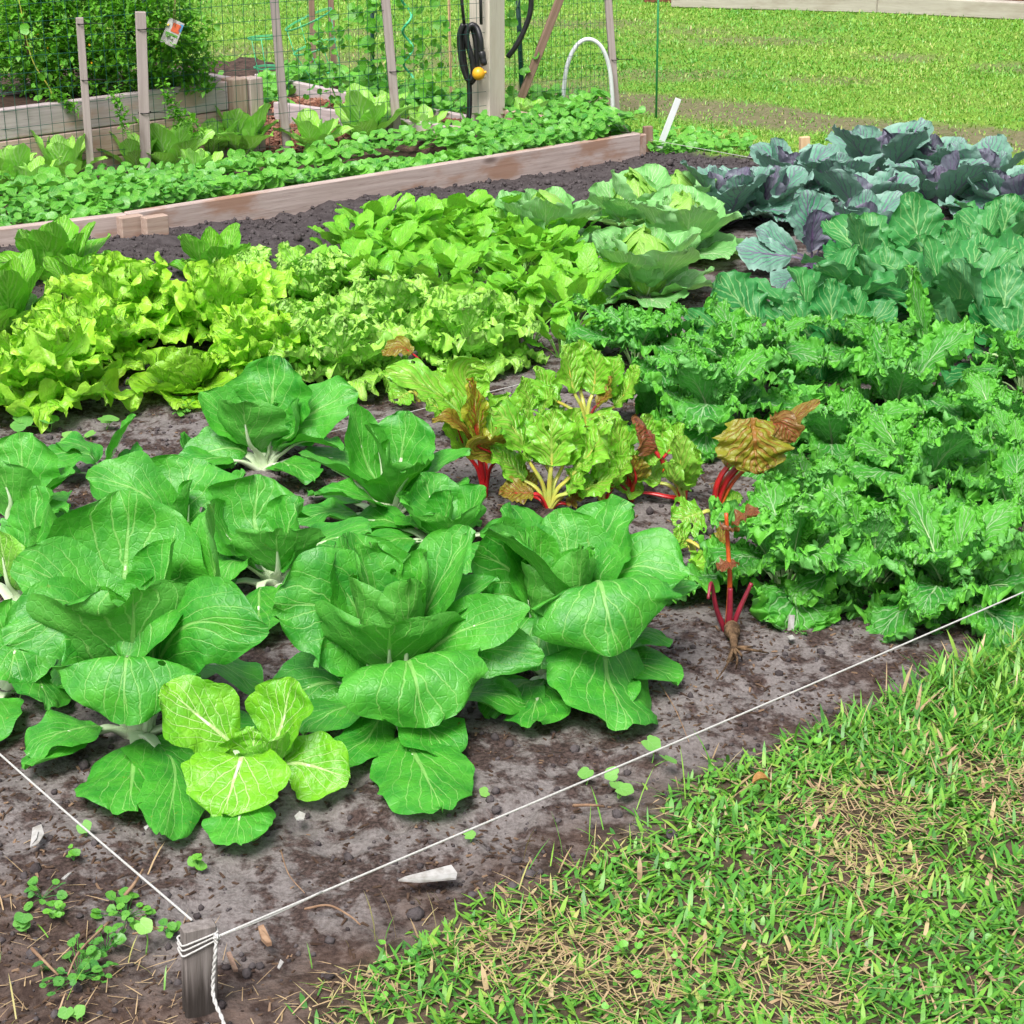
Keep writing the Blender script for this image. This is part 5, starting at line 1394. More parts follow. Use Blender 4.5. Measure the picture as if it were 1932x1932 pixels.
for (px, py, r, n) in ((60, 60, .26, 2200), (160, 40, .27, 2300), (250, 70, .25, 2200), (330, 120, .17, 1100), (120, 130, .20, 1500), (230, 145, .19, 1500), (30, 150, .16, 700), (300, 20, .20, 900), (190, -60, .30, 1700), (20, -30, .25, 1400), (370, 165, .09, 350), (100, -20, .16, 500), (260, 0, .15, 420), (355, 60, .12, 260), (385, 110, .08, 120), (0, 60, .14, 400), (210, -150, .2, 500)):
    c = PY(px, py, yB + rng.uniform(-.12, .12)); leafball(bmb, c, r, r * .8, r * .85, n, .034, int(px + py + 900), .34)
# trailing sprays over the front board
for (x0, y0, x1, y1) in ((215, 170, 238, 245), (310, 165, 335, 235), (90, 175, 140, 205), (325, 200, 375, 250)):
    for i in range(9):
        f = i / 8; c = PY(x0 + (x1 - x0) * f, y0 + (y1 - y0) * f, PB[1] + (bc[1] - PB[1]) * 1.0 - .07); leafball(bmb, c, .03, .02, .03, 16, .026, i + x0, .05)
bmb.build('foliage', M['bushl'], bu, origin=(bc[0], yB, .33))
for i in range(9):
    px = 40 + i * 38; a = PY(px, 190, yB); b = PY(px + rng.uniform(-40, 40), -20 + rng.uniform(-30, 60), yB + .05)
    MB().tube(spline([a, (a + b) / 2 + rng.normal(0, .03, 3), b], 12)[0], np.linspace(.006, .003, 12), 5).build('stem', M['brown'] if i % 2 else M['greenst'], bu, origin=(bc[0], yB, .33))
fl = MB()
for i in range(9):
    c = PY(rng.uniform(20, 350), rng.uniform(0, 160), yB - rng.uniform(.12, .24)); disc_leaf(fl, c, .0045, rng.normal(0, .4, 3) + [0, -.8, .4], rng.uniform(0, 6), .5, notch=False, seg=6)
fl.build('flowers', M['yellow'], bu, origin=(bc[0], yB, .33))['kind'] = 'stuff'

# ---------------------------------------------------------------- wire fence and its stakes
FA, FB = G(-140, 404)[:2], G(930, 264)[:2]
uW = (FB - FA) / np.linalg.norm(FB - FA); LW = np.linalg.norm(FB - FA)
def fence(name, label, a, b, h, dx, dz, r=.0011):
    a, b = np.asarray(a), np.asarray(b); d = b - a; L = np.linalg.norm(d); u = d / L; n = np.array([u[1], -u[0]])
    w = MB(); nx = int(L / dx); nz = int(h / dz)
    def sag(s, z): return .012 * math.sin(s * 3.1 + z * 2) + .008 * math.sin(s * 7 + 1)
    for i in range(nx + 1):
        s = i * dx; pts = [np.array([*(a + u * s + n * sag(s, z)), z]) for z in np.linspace(.03, .03 + nz * dz, 6)]; w.tube(pts, r, 4, cap=False)
    for j in range(nz + 1):
        z = .03 + j * dz; pts = [np.array([*(a + u * s + n * sag(s, z)), z + .004 * math.sin(s * 2.3 + j)]) for s in np.linspace(0, L, 26)]; w.tube(pts, r, 4, cap=False)
    return tag(w.build(name, M['wire'], origin=v3(a, 0)), label, 'fence')
fence('wire_fence', 'green welded wire mesh fence along the far bed, tied to thin wooden stakes', FA, FB, 1.18, .050, .066)
fence('wire_fence', 'fine wire mesh panel behind the white hoop, cream post to last grey stake', G(958, 250)[:2], G(1168, 226)[:2], 1.2, .027, .05, .0008)

def stake(label, b, t, w, th, mat, name='garden_stake', yy=None, dtop=0.0, ties=(), group=None, roll=0.0, cat='stake'):
    p0 = G(*b); y = p0[1]; p1 = PY(t[0], t[1], y + dtop); d = p1 - p0
    root = thing(name, label, cat, p0, group)
    beam('stake_body', p0 - d / np.linalg.norm(d) * .05, p1, w, th, mat, root, bevel=.002, up=(1, .25, 0), roll=roll)
    for (x, yp) in ties:
        c = PY(x, yp, y - .0); ring = [c + np.array([math.cos(a) * (w * .5 + .005), math.sin(a) * (th * .5 + .006), .002 * math.sin(a)]) for a in np.linspace(0, 6.283, 15)]
        q = MB().tube(ring, .0022, 5, cap=False); q.tube([c + [w * .45, -.01, 0], c + [w * .5 + .04, -.02, .003], c + [w * .5 + .075, -.02, .0]], .0016, 4)
        q.build('tie', M['tie'], root, origin=p0)
    return root
sg = 'wooden fence stakes'
stake('slim grey-brown stake with flat top, leftmost along the wire fence', (175, 368), (150, 33), .030, .020, M['stake'], ties=((154, 44), (162, 150)), group=sg)
stake('thick grey-brown stake with flat top right of the slim one, before the bush', (277, 357), (265, 22), .042, .030, M['stake'], ties=((267, 54), (273, 212)), group=sg)
stake('tall leaning grey stake beside the planter corner, before the bark mulch', (544, 312), (512, -60), .036, .022, M['stake'], group=sg)
stake('tall grey stake left of the spiral support, tied halfway up', (753, 290), (722, -60), .038, .022, M['stake'], ties=((741, 134),), group=sg)
stake('last grey stake of the fence, leaning beside the white hoop', (1164, 228), (1143, -60), .034, .022, M['stake'], ties=((1159, 112),), group=sg)
stake('dark brown pole leaning against the cream post', (958, 250), (1075, -50), .036, .024, M['brown'], group=sg)
stake('thin brown stake inside the left tomato cage', (594, 176), (586, -40), .030, .02, M['brown'], group=sg)
stake('thin brown stake at the right of the tomato cages', (632, 172), (622, -40), .030, .02, M['brown'], group=sg)
stake('short dark stump stake at the end of the edging with string tied on', (1223, 293), (1222, 238), .040, .030, M['brown'], group=None)
stake('short pale new stake against the lawn behind the red cabbages', (1518, 330), (1518, 258), .042, .028, M['fresh'], group=None)
stake('pale orange bamboo cane left of the hanging hose', (852, 222), (846, -40), .012, .012, M['fresh'], group=None)
def rod(label, b, t, r, mat, name, cat, studs=False):
    p0 = G(*b); p1 = PY(t[0], t[1], p0[1]); q = MB().tube([p0 - [0, 0, .05], (p0 + p1) / 2, p1], r, 8)
    if studs:
        for i in range(14):
            c = p0 + (p1 - p0) * (i + .5) / 14; q.tube([c, c + [0, -r * 1.9, .004]], .004, 5)
    return tag(q.build(name, mat, origin=p0), label, cat)
rod('dark green studded metal fence post left of the tied grey stake', (703, 195), (702, -60), .011, M['dgreen'], 'metal_post', 'post', True)
rod('dark green metal post behind the leaning brown pole', (988, 228), (974, -60), .012, M['dgreen'], 'metal_post', 'post', True)
rod('dark green metal post just behind the thick flat-topped stake', (280, 165), (268, -60), .012, M['dgreen'], 'metal_post', 'post')
rod('slim bright green stake standing alone at the edge of the lawn', (1238, 222), (1243, -60), .0055, M['mgreen'], 'plant_stake', 'stake')
# cream post
pc = G(920, 262); ps = thing('wooden_post', 'thick cream square post with a hose hung on its side', 'post', pc)
pb = MB().box((2.3, .118, .118), bevel=.004).build('post_body', M['post'], ps, smooth=False)
pb.matrix_local = Matrix.Translation((0, 0, 1.1)) @ Matrix.Rotation(R_(52), 4, 'Z') @ Matrix.Rotation(R_(-90), 4, 'Y')
# hose
yh = pc[1] - .11
ho = thing('garden_hose', 'black garden hose looped over a bracket on the cream post, yellow nozzle hanging', 'hose', PY(885, 100, yh))
org = PY(885, 100, yh)
def PXs(pts): return [PY(a, b, yh + (c if len(q) > 2 else 0)) for q in pts for a, b, c in [(q + (0,))[:3]]]
h = MB().tube(spline(PXs([(874, 45, 0), (867, 70, 0), (872, 120, .0), (884, 152, 0), (893, 140, 0), (890, 110, 0), (880, 70, 0), (888, 48, 0), (899, 52, 0), (906, 72, -.02), (908, 98, -.02)]), 70)[0], .0135, 9)
h.tube(spline(PXs([(881, 45, .02), (873, 80, .02), (878, 130, .02), (888, 156, .02), (899, 132, .02), (898, 80, .02), (890, 46, .03)]), 60)[0], .0135, 9)
h.tube(spline(PXs([(885, 152, .02), (886, 190, .02), (884, 222, .02), (873, 252, .03)]), 30)[0], .0125, 9)
MB().tube(spline([PY(*q, pc[1] + .12) for q in ((958, 108), (975, 85), (990, 55), (1001, 20), (1000, -10), (985, -30))], 40)[0], .0125, 9).build('hose_loop', M['black'], ho, origin=org)
h.build('hose_coil', M['black'], ho, origin=org)
br = MB()
for (a, b) in (((868, -30), (876, 48)), ((906, -30), (908, 46))):
    p, q = PY(*a, yh + .01), PY(*b, yh + .01); br.tube([p, (p + q) / 2, q], .017, 4, flat=.45)
br.build('bracket', M['black'], ho, origin=org)
nz = MB(); g0, g1 = PY(908, 96, yh - .02), PY(914, 124, yh - .03)
nz.tube(spline([g0, (g0 + g1) / 2, g1], 10)[0], [.012, .016, .017, .017, .016, .015, .015, .016, .014, .010], 10)
nn = nz.build('nozzle_grip', M['black'], ho, origin=org)
c = PY(903, 139, yh - .03); bl = MB(); th_ = np.linspace(0, math.pi, 12)
bl.tube([c + np.array([.0, 0, .030 * math.cos(t)]) for t in th_], np.maximum(.002, .030 * np.sin(th_)), 14)
bl.tube([c + [.01, 0, .006], c + [.028, -.003, .006], c + [.036, -.003, .008]], [.008, .006, .008], 7)
bl.build('nozzle_head', M['yellow'], ho, origin=org)
# white hoop
h0 = G(1060, 236); hp = thing('white_hoop', 'white plastic pipe hoop over the far bed, yellow clip at its foot', 'hoop', h0)
yq = h0[1]
Q = spline([PY(1061, 238, yq), PY(1062, 190, yq), PY(1070, 125, yq), PY(1088, 86, yq + .02), PY(1111, 74, yq + .03), PY(1134, 88, yq + .04), PY(1149, 125, yq + .05), PY(1155, 180, yq + .06), PY(1156, 235, yq + .06)], 70)[0]
MB().tube(Q, .0105, 10).build('pipe', M['pvc'], hp, origin=h0)
cc = PY(1062, 229, yq); MB().box((.04, .03, .022), cc, .004).box((.014, .034, .03), cc, .003).build('clip', M['yellow'], hp, origin=h0, smooth=False)
# spiral support
s0 = G(772, 205); Q = []
for i in range(90):
    f = i / 89; c = PY(774 - 10 * f, 205 - 260 * f, s0[1]); a = f * 4.2 * 2 * math.pi + 1.0; Q.append(c + np.array([.024 * math.cos(a), .024 * math.sin(a), 0]))
tag(MB().tube(Q, .0065, 8).build('spiral_support', M['lgreen'], origin=s0), 'bright green spiral plant support twisting upwards among vine leaves', 'plant support')
# tomato cages
def cage(label, b, rings, nleg=4):
    p0 = G(*b); root = thing('tomato_cage', label, 'tomato cage', p0, 'green wire tomato cages'); C_ = []
    for (px, py, rr, tx, ty) in rings:
        c = PY(px, py, p0[1]); C_.append((c, rr, tx, ty))
        for k in (0, 1):
            r2_ = rr * (1 - .03 * k); pts = [c + np.array([r2_ * math.cos(a), r2_ * math.sin(a), tx * r2_ * math.cos(a) + ty * r2_ * math.sin(a) - .006 * k]) for a in np.linspace(0, 6.283, 33)]
            MB().tube(pts, .0022, 5, cap=False).build('ring', M['lgreen'], root, origin=p0)
    for k in range(nleg):
        a = k / nleg * 6.283 + .5; pts = [p0 + np.array([.03 * math.cos(a), .03 * math.sin(a), 0])]
        for (c, rr, tx, ty) in sorted(C_, key=lambda q: q[0][2]): pts.append(c + np.array([rr * math.cos(a), rr * math.sin(a), tx * rr * math.cos(a) + ty * rr * math.sin(a)]))
        MB().tube(pts, .0022, 5).build('leg', M['lgreen'], root, origin=p0)
cage('tilted bright green tomato cage round the two thin brown stakes', (602, 182), ((582, 36, .125, .42, .1), (594, 88, .115, .30, .1), (612, 132, .09, .22, .1)))
cage('bright green tomato cage half hidden behind the tall leaning stake', (505, 172), ((497, 70, .085, .05, .0), (505, 126, .075, .0, .0)), 3)
# seed packet hung on a string
sp = PY(325, 62, FB[1] + .1); yk = bc[1] + .35 * (PB[1] - bc[1]) - .03
sp = PY(325, 62, yk); tg = thing('seed_packet', 'white seed packet with orange and green print hanging from a stick by the planter', 'seed packet', sp)
rotp = Matrix.Rotation(R_(24), 4, 'Y') @ Matrix.Rotation(R_(-12), 4, 'X')
MB().box((.065, .004, .105), (0, 0, 0), .001, rotp).build('packet', M['white'], tg, smooth=False)
for nm, cl, sz, lc in (('orange_print', (.55, .10, .03), (.034, .0015, .036), (.008, -.003, .022)), ('green_print', (.10, .30, .04), (.05, .0015, .010), (.0, -.003, -.008)), ('blue_print', (.05, .25, .5), (.012, .0015, .03), (.025, -.003, .03))):
    MB().box(sz, tuple(rotp @ Vector(lc)), .0, rotp).build(nm, plain_mat(nm, cl, rough=.4), tg, smooth=False)
MB().tube([PY(330, 50, yk), PY(331, 0, yk), PY(332, -50, yk)], .0012, 5).tube([PY(326, 50, yk + .002), PY(329, 0, yk), PY(330, -50, yk)], .0012, 5).build('string', M['twig'], tg, origin=sp)
stake('thin tan stick standing before the planter, the seed packet at its top', (340, 260), (328, 60), .012, .010, M['twig'], group=None, cat='stick')
# timbers and covered bed at the top right
ft = thing('timber_edging', 'long grey timber edging across the lawn at the top right', 'bed edging', G(1270, 16))
for a, b in (((1268, 13), (1655, 24)), ((1657, 24), (1990, 40))):
    p, q = G(*a), G(*b); beam('timber', p + [0, 0, .062], q + [0, 0, .062], .125, .10, M['timber'], ft, bevel=.008)
tp = MB(); g0 = G(1690, 2)[:2]; gx = np.linspace(0, 1.9, 40); gy = np.linspace(0, 1.1, 24); X, Y2 = np.meshgrid(gx, gy)
Z = .10 + .10 * np.sin(np.clip(Y2 / 1.1, 0, 1) * math.pi) + .02 * fbm(X * 3, Y2 * 3, 5); idx = np.arange(X.size).reshape(X.shape)
tp.add(np.stack([g0[0] + X - .2 * Y2, g0[1] + Y2 + .08 - X * .05, Z], -1).reshape(-1, 3), np.stack([idx[:-1, :-1], idx[:-1, 1:], idx[1:, 1:], idx[1:, :-1]], -1).reshape(-1, 4))
tag(tp.build('ground_sheet', plain_mat('grey_sheet', (.50, .49, .53), (.42, .41, .45), .6)), 'pale grey sheet spread behind the far timber', 'sheet')
mu = MB().box((3.2, .8, .06), (G(1560, 8)[0] + .2, G(1560, 8)[1] + .55, .03)); tag(mu.build('mulch_bed', M['bark'], smooth=False), 'dark red mulch bed behind the far timber', kind='structure')

# ---------------------------------------------------------------- plants of the far bed
def ground_cover():
    mb = MB(); rs = np.random.default_rng(77); L = np.linalg.norm(T2 - T1)
    for i in range(5200):
        a = rs.uniform(0, L + .03); b = abs(rs.normal(.0, .42)) - .004
        if b > .75: continue
        k = vnoise(a * 2.2, b * 3, 3)
        if k < (.22 if b < .3 else .36): continue
        kk = vnoise(a * 5.5, b * 6, 31)
        p = T1 + uB * a - nB * b
        e = sstep(L - .35, L, a)
        z = .06 + (.025 + .075 * k + .05 * e) * rs.uniform(.3, 1.1) + (.03 if b < .03 else 0)
        n = rs.normal(0, .45, 3) + [0, -.35, 1]
        disc_leaf(mb, np.array([p[0], p[1], z + .02]), rs.uniform(.010, .022) + .016 * kk * rs.random(), n, rs.uniform(0, 6.28), float(np.clip(rs.normal(.05 + .5 * kk, .25), 0, 1)), rs.uniform(.1, .5))
    poly = [tuple(G(a, b)[:2]) for a, b in ((490, 235), (600, 235), (905, 270), (1010, 255), (1150, 248), (1140, 232), (1010, 222), (890, 232), (700, 190), (500, 160))]
    px = [q[0] for q in poly]; py = [q[1] for q in poly]
    for i in range(4200):
        x, y = rs.uniform(min(px), max(px)), rs.uniform(min(py), max(py))
        if not bool(in_poly(np.array(x), np.array(y), poly)) or vnoise(x * 3, y * 3, 8) < .42: continue
        disc_leaf(mb, np.array([x, y, .06 + rs.uniform(.01, .10)]), rs.uniform(.015, .032), rs.normal(0, .45, 3) + [0, -.3, 1], rs.uniform(0, 6.28), float(np.clip(rs.normal(.3, .28), 0, 1)), .3)
    # weedy strip at the foot of the last stake, outside the bed
    for i in range(420):
        c = G(rs.uniform(1225, 1420), rs.uniform(268, 300)); 
        if rs.random() < (c[0] - G(1225, 280)[0]) * .9: continue
        disc_leaf(mb, c + [0, 0, rs.uniform(.01, .07)], rs.uniform(.012, .024), rs.normal(0, .4, 3) + [0, -.3, 1], rs.uniform(0, 6.28), float(np.clip(rs.normal(.5, .25), 0, 1)), .3)
    tag(mb.build('ground_cover', M['cover']), 'mat of small round green leaves spilling over the far board', 'ground cover', kind='stuff')
ground_cover()
ng = 'upright cabbages in the far bed'
for i, (lb, px, py, s) in enumerate((('young leafy cabbage at the left edge of the far bed', 20, 392, 1.0), ('young leafy cabbage behind the slim flat-topped stake', 120, 372, 1.05),
                                    ('leafy cabbage right of the thick flat-topped stake, before the planter boards', 322, 345, 1.1), ('leafy cabbage directly behind the thick flat-topped stake', 258, 350, .9),
                                    ('tall leafy cabbage under the planter corner', 462, 318, 1.15), ('leafy cabbage left of the planter corner', 405, 322, .95),
                                    ('leafy cabbage between the mulch and the tied stake', 690, 292, 1.2), ('small leafy cabbage right of the leaning stake', 595, 312, .9),
                                    ('leafy plant hiding the foot of the smaller bed board', 735, 268, .9), ('small leafy plant just right of the tied grey stake', 800, 285, .7), ('leafy plant among the ground cover right of the thick flat-topped stake', 380, 372, .75),
                                    ('low leafy plant left of the slim flat-topped stake', 70, 400, .8), ('broad leafy plant at the right foot of the cream post', 1000, 262, .7))):
    c = on(px, py, .05)
    rosette('young_cabbage', lb, 'cabbage', c, [dict(n=5, e0=48, e1=25, L=.20 * s, W=.058 * s, tone=.2), dict(n=5, e0=68, e1=55, L=.21 * s, W=.058 * s, tone=.4), dict(n=3, e0=82, e1=76, L=.18 * s, W=.05 * s, tone=.5)],
            M['napa'], 500 + i, ng, smat=M['stalk'], sname='rib', sfrac=.12, sw=(.007, .002), sth=.3, k=1.3, base=.2, cup=.25, bump=.08, nu=18, nv=11, ruf=((.08, 5, 2), (.03, 10, 3)), wob=.05)
def vine(label, path, y, n, size, seed, tone=.35, mat='vine', spread=.05):
    rs = np.random.default_rng(seed); P = [PY(a, b, y) for a, b in path]; Q = spline(P, 60)[0]; o0 = P[0]
    root = thing('climbing_vine', label, 'vine', o0, 'vines climbing the wire fence'); MB().tube(Q, np.linspace(.004, .002, 60), 5).build('stem', M['greenst'] if tone < .6 else M['yellowst'], root, origin=o0)
    mb = MB()
    for i in range(n):
        c = Q[rs.integers(2, 60)] + rs.normal(0, spread, 3) * [1, .5, .8]; disc_leaf(mb, c, size * rs.uniform(.45, 1.0), rs.normal(0, .55, 3) + [0, -.7, .6], rs.uniform(0, 6.28), float(np.clip(rs.normal(tone, .22), 0, 1)), .3, True, 10)
    mb.build('foliage', M[mat], root, origin=o0)
yf = FB[1]
vine('leafy bean vine between the leaning stake and the dark green post', [(640, 200), (620, 150), (598, 95), (655, 50), (690, 10), (690, -30)], G(640, 245)[1], 80, .028, 1)
vine('large-leaved vine wrapped round the dark green post and spiral support', [(715, 230), (720, 160), (700, 100), (715, 40), (690, -20)], G(715, 235)[1] + .2, 70, .038, 2, .1)
vine('vine tangled on the bright green spiral support', [(790, 230), (770, 150), (800, 100), (780, 50), (795, -30)], G(790, 240)[1], 95, .028, 3, .3, spread=.09)
vine('vine leaves behind the cream post beside the second hose loop', [(965, 215), (972, 120), (965, 50), (985, -20)], pc[1] + .18, 22, .028, 4, .4)
vine('yellowing vine climbing in front of the bush at the left', [(135, 300), (105, 210), (95, 170), (60, 110), (40, 20), (30, -30)], FA[1] + .6, 26, .024, 5, .95)
vine('low vine drooping with withered yellow leaves left of the cream post', [(845, 215), (820, 195), (800, 205), (770, 195)], G(840, 235)[1], 46, .026, 6, .8, spread=.05)
vine('vine shoots hanging in the wire above the seed packet', [(395, 160), (390, 110), (385, 40), (392, -20)], G(390, 160)[1] - .6, 18, .024, 7, .4)

# ---------------------------------------------------------------- small things on the soil and in the grass
def marker(label, a, b, w, th=.0015, lift=.01, up=False, name='plant_label'):
    p, q = (G(*a, .008), G(*b, .02)) if not up else (G(*a, .0), PY(b[0], b[1], G(*a)[1] + .05))
    o = beam(name, p, q, w, th, M['white'], None, bevel=.0005, up=(0, 0, 1) if up else (.2, 1, .3)); 
    return tag(o, label, 'plant label')
def tagpiece(label, pts, z=.012, name='plastic_scrap', thick=.0018, cat='plastic scrap', mat=None):
    P = np.array([G(a, b, 0) for a, b in pts]); c = P.mean(0); zz = ground_z(P[:, 0], P[:, 1]); P[:, 2] = np.maximum(zz, z * .3) + z * .6 + rng.uniform(0, .006, len(P)); n = len(P)
    V = np.vstack([P, P + [0, 0, thick]]); mb = MB(); tri = [[0, i, i + 1] for i in range(1, n - 1)]
    mb.add(V, [[i, (i + 1) % n, n + (i + 1) % n, n + i] for i in range(n)], [[a, c_, b] for a, b, c_ in tri] + [[a + n, b + n, c_ + n] for a, b, c_ in tri]); mb.fixn = True
    tag(mb.build(name, mat or M['white'], origin=c, smooth=False), label, cat)
tagpiece('white pointed plastic plant label lying at the edge of the grass', [(752, 1687), (765, 1681), (852, 1660), (863, 1672), (861, 1683), (790, 1692)], .02, 'plant_label', .0025, 'plant label')
tagpiece('torn white plastic hook-shaped scrap left of the left string', [(63, 1578), (80, 1574), (85, 1590), (74, 1606), (58, 1612), (71, 1600), (74, 1588)], .012)
tagpiece('tiny white scrap on the soil at lower left near the weeds', [(117, 1670), (130, 1662), (137, 1664), (124, 1676)], .01)
tagpiece('small white chip on sandy soil right of the young bok choy', [(556, 1552), (566, 1546), (577, 1550), (574, 1558), (560, 1560)], .01)
tagpiece('small white chip on the soil under the front kale', [(1484, 1214), (1494, 1212), (1500, 1219), (1490, 1223)], .012)
tagpiece('white crumb beside the low front leaf of the young bok choy', [(272, 1574), (283, 1568), (286, 1573), (276, 1579)], .01)
tagpiece('small white curl on the soil right of the corner stake', [(524, 1838), (530, 1826), (536, 1829), (528, 1842)], .01)
o = beam('plant_label', G(1491, 1196, .0), PY(1494, 1160, G(1491, 1196)[1] + .01), .012, .002, M['white'], None, bevel=.0004, up=(1, .1, 0)); tag(o, 'white plastic label stuck upright under the front kale', 'plant label')
p = G(1239, 292); q = PY(1280, 186, p[1]); o = beam('garden_marker', p - (q - p) * .05, q, .028, .006, M['pvc'], None, bevel=.001, up=(1, .1, 0)); tag(o, 'white plastic slat leaning to the right at the far corner of the plot', 'marker')
# twigs
twl = [('long bent pale twig on the dark soil left of the corner stake', [(205, 1740), (150, 1795), (128, 1840)], .0022), ('thin reddish stalk pointing at the corner stake', [(250, 1762), (300, 1752), (352, 1746)], .0016),
       ('curved straw on sandy soil above the corner stake', [(530, 1605), (545, 1650), (575, 1685)], .0012), ('bleached stick lying in the grass edge by the pennywort', [(1082, 1520), (1115, 1519), (1140, 1522)], .003),
       ('bent brown twig at the grass edge below the white label', [(575, 1715), (620, 1708), (660, 1728), (680, 1745)], .002), ('dry stick among the lower left weeds', [(60, 1790), (85, 1815), (110, 1840)], .003),
       ('dead straw stalk bending over the string to the right', [(1245, 1290), (1275, 1340), (1300, 1400)], .0011), ('short dark twig under the left string', [(235, 1690), (255, 1665), (270, 1640)], .003)]
for lb, pts, r in twl:
    Q = spline([G(a, b, .012 + .012 * (i == 1)) for i, (a, b) in enumerate(pts)], 16)[0]; tag(MB().tube(Q, np.linspace(r, r * .6, 16), 6).build('twig', M['twig'], origin=Q[0]), lb, 'twig')
tagpiece('brown oval wood chip on the soil right of the corner stake', [(488, 1770), (498, 1768), (508, 1785), (514, 1800), (505, 1800), (494, 1788)], .012, 'wood_chip', .006, 'wood chip', M['twig'])
tagpiece('reddish bark strip lying right of the corner stake', [(428, 1815), (436, 1812), (450, 1845), (442, 1850)], .01, 'wood_chip', .004, 'wood chip', M['brown'])
dl = thing('dead_leaf', 'curled brown dead leaf under the middle front bok choy', 'leaf', G(835, 1380)); leaf_part(dl, G(835, 1380), [G(790, 1372, .03), G(825, 1380, .035), G(865, 1368, .02)], (0, 0, 1), .030, M['dryleaf'], cup=.5, bump=.2, ruf=((.2, 5, 1.5),), nu=14, nv=9, name='leaf_blade')
dl = thing('dead_leaf', 'small brown dry leaf lying in the grass', 'leaf', G(1440, 1470)); leaf_part(dl, G(1440, 1470), [G(1420, 1478, .04), G(1436, 1468, .05), G(1454, 1476, .04)], (0, 0, 1), .013, M['dryleaf'], cup=.5, bump=.2, nu=10, nv=7, name='leaf_blade')
# pennywort
pg = 'round-leaved weeds on the soil'
def penny(label, px, py, r, h=.03, n=1, light=.3):
    c = G(px, py); root = thing('pennywort', label, 'weed', c, pg)
    for i in range(n):
        p = c + np.array([rng.normal(0, r * 1.5) if i else 0, rng.normal(0, r * 1.8) if i else 0, h * rng.uniform(.7, 1.2)])
        mb = MB(); disc_leaf(mb, p, r * rng.uniform(.8, 1.1), rng.normal(0, .22, 3) + [0, -.25, 1], rng.uniform(0, 6.28), light + rng.uniform(-.15, .15), .08, True, 18); mb.build('leaf', M['pale'], root, origin=c)
        MB().tube(spline([c + [0, 0, -.005], (c + p) / 2 + [.004, 0, 0], p - [0, 0, .004]], 8)[0], .0011, 5).build('stem', M['greenst'], root, origin=c)
penny('big pale round leaf standing left of the corner stake', 275, 1795, .0145, .04, 1, .9)
penny('pair of round leaves just outside the string at the grass edge', 1228, 1445, .019, .045, 2, .4)
penny('single round leaf on the soil beside the left string', 160, 1578, .012, .02, 1, .3)
penny('round leaves below the yellow lettuce at the left edge', 95, 812, .028, .03, 4, .2)
penny('two small round leaves on bare soil below the lettuces', 130, 838, .020, .02, 2, .5)
penny('round leaf pair by the low veined leaf near the lettuces', 200, 808, .022, .03, 2, .4)
penny('cluster of round leaves at the lower left', 45, 1765, .012, .025, 4, .2)
penny('round leaves at the very bottom left among bark', 150, 1930, .010, .02, 2, .3)
penny('round leaf over the string below the right front bok choy', 1105, 1480, .013, .03, 1, .3)
penny('round leaf trio at the grass edge under the pair of big ones', 1165, 1505, .015, .03, 3, .5)
penny('small round leaf at the left edge beneath the bok choy', 20, 1345, .016, .03, 2, .2)
penny('round leaf beside the bottom leaf of the middle bok choy', 885, 1590, .010, .02, 1, .5)
penny('pale round leaf in the gap at the right edge of the kale', 1842, 862, .022, .05, 1, .9)
penny('small weed leaf alone on the soil in front of the middle bok choy', 915, 1505, .010, .012, 1, .6)
def weed(label, px, py, s, n, seed, tone=.4, mat='weedm'):
    c = G(px, py); rs = np.random.default_rng(seed); root = thing('seedling_weed', label, 'weed', c, 'little weeds on the soil'); mb = MB()
    for i in range(n):
        a = rs.uniform(0, 6.28); d = s * rs.uniform(.15, 1) ; p = c + np.array([math.cos(a) * d, math.sin(a) * d * 1.3, rs.uniform(.006, .03)]); disc_leaf(mb, p, rs.uniform(.004, .009), rs.normal(0, .3, 3) + [0, -.2, 1], a, float(np.clip(rs.normal(tone, .2), 0, 1)), .2, False, 8)
        mb.tube([c + [0, 0, .004], (c + p) / 2 + [0, 0, .004], p], .0006, 4, cap=False)
    mb.build('foliage', M[mat], root, origin=c)
weed('bright leafy weed tuft left of the corner stake', 240, 1735, .045, 26, 1, .6)
weed('spreading weed with small blue-green leaves at the lower left', 150, 1850, .060, 34, 2, .2)
weed('tiny yellow-green seedling at the lower left', 105, 1738, .018, 12, 3, .9)
weed('single bright seedling on sandy soil above the corner stake', 372, 1645, .010, 7, 4, .8)
weed('small weed next to the lower left round leaves', 80, 1700, .030, 10, 5, .5)
weed('small weed in the soil under the butterhead lettuce', 345, 780, .045, 18, 6, .5)
weed('little weed at the left foot of the corner stake', 320, 1772, .014, 9, 7, .5)
weed('weed tuft on the lower left beside the bark', 200, 1800, .035, 18, 8, .3)
weed('tiny seedling near the torn white scrap', 140, 1628, .010, 6, 9, .7)
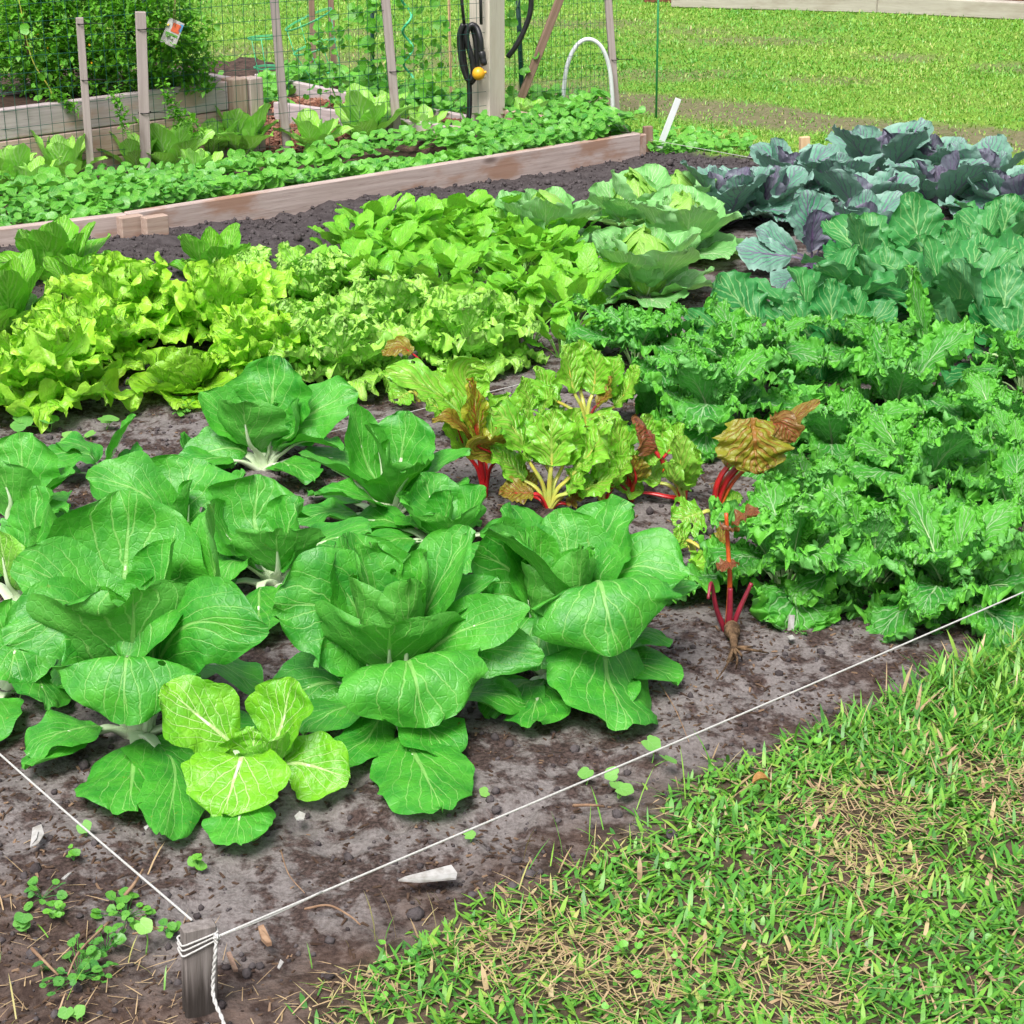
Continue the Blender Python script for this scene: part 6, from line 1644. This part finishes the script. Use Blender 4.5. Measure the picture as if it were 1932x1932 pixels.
def grass_weeds():
    mb = MB(); x, y = wedge_pts(9000, 1.9, 4.6, .34); k = (lawn(x, y) > .5) & (vnoise(x * 5, y * 5, 9) > .50); x, y = x[k], y[k]; z = ground_z(x, y)
    for i in range(0, len(x), 2):
        disc_leaf(mb, np.array([x[i], y[i], z[i] + rng.uniform(.006, .03)]), rng.uniform(.003, .008), rng.normal(0, .35, 3) + [0, -.2, 1], rng.uniform(0, 6.28), float(np.clip(rng.normal(.45, .25), 0, 1)), .25, True, 8)
    tag(mb.build('clover', M['cover']), 'small round weed leaves scattered through the front lawn', 'clover', kind='stuff')
    # sparse wispy grass at the edge and on the left corner
    mb = MB(); x, y = wedge_pts(30000, 1.85, 4.6, .34)
    dF = (x - A0[0]) * nF[0] + (y - A0[1]) * nF[1]; a = (x - A0[0]) * uF[0] + (y - A0[1]) * uF[1]
    k = (rng.random(len(x)) < np.where(a < .15, .03 * (y < 2.5), .12 * (np.abs(dF - .04) < .07))); x, y = x[k], y[k]; n = len(x)
    blades(mb, x, y, ground_z(x, y), rng.uniform(.03, .09, n), rng.uniform(.001, .003, n), np.clip(rng.normal(.7, .4, n), .05, 1.5), rng.uniform(0, 6.283, n), np.where(rng.random(n) < .5, rng.uniform(.15, .6, n), rng.uniform(.72, 1, n)), .5, 3)
    tag(mb.build('grass', gmat), 'wispy grass and straw along the edge of the plot', 'grass', kind='stuff')
    # straw and bark fibres at the bottom left
    x, y = wedge_pts(26000, 1.85, 2.9, .34); a = (x - A0[0]) * uF[0] + (y - A0[1]) * uF[1]; k = (a < .12) & (rng.random(len(x)) < .10 * sstep(2.6, 2.1, y)); x, y = x[k], y[k]; n = len(x); mb = MB()
    blades(mb, x, y, ground_z(x, y) + .003, rng.uniform(.015, .06, n), rng.uniform(.0008, .0026, n), rng.uniform(1.3, 1.6, n), rng.uniform(0, 6.283, n), rng.uniform(.85, 1, n), .1, 2)
    tag(mb.build('straw', gmat), 'dry straw and fibres on the soil at the lower left corner', 'straw', kind='stuff')
grass_weeds()
# ---------------------------------------------------------------- camera, sky, sun
cam = bpy.data.cameras.new('camera'); co = bpy.data.objects.new('camera', cam); COL.objects.link(co)
co.location = (0, 0, CH); co.rotation_euler = (math.pi / 2 - TH, 0, 0)
cam.sensor_width = 36.0; cam.lens = 36.0 * FPX / 1932.0; cam.clip_end = 500; cam.clip_start = .05
SC.camera = co
W = bpy.data.worlds.new('World'); SC.world = W; W.use_nodes = True
nt = W.node_tree; bg = nt.nodes['Background']; sky = nt.nodes.new('ShaderNodeTexSky'); sky.sky_type = 'NISHITA'
SUN_EL, SUN_ROT = R_(58), R_(200)
sky.sun_disc = False; sky.sun_elevation = SUN_EL; sky.sun_rotation = SUN_ROT; sky.air_density = 1.0; sky.dust_density = 4.0; sky.ozone_density = 1.0
hs = nt.nodes.new('ShaderNodeHueSaturation'); hs.inputs['Saturation'].default_value = .35
nt.links.new(sky.outputs[0], hs.inputs['Color']); nt.links.new(hs.outputs[0], bg.inputs[0]); bg.inputs[1].default_value = .062
sl = bpy.data.lights.new('sun', 'SUN'); sl.energy = 1.5; sl.angle = R_(25); sl.color = (1.0, .97, .92)
so_ = bpy.data.objects.new('sun', sl); COL.objects.link(so_)
d = Vector((math.sin(SUN_ROT) * math.cos(SUN_EL), math.cos(SUN_ROT) * math.cos(SUN_EL), math.sin(SUN_EL)))
so_.rotation_euler = d.to_track_quat('Z', 'Y').to_euler(); so_.location = (0, 0, 12)
SC.view_settings.view_transform = 'Standard'; SC.view_settings.look = 'None'; SC.view_settings.exposure = 1.52; SC.view_settings.gamma = 1.0
SC.cycles.max_bounces = 6; SC.cycles.diffuse_bounces = 2; SC.cycles.glossy_bounces = 2; SC.cycles.transmission_bounces = 4
SC.cycles.use_denoising = True
SC.cycles.use_adaptive_sampling = True; SC.cycles.adaptive_threshold = .02
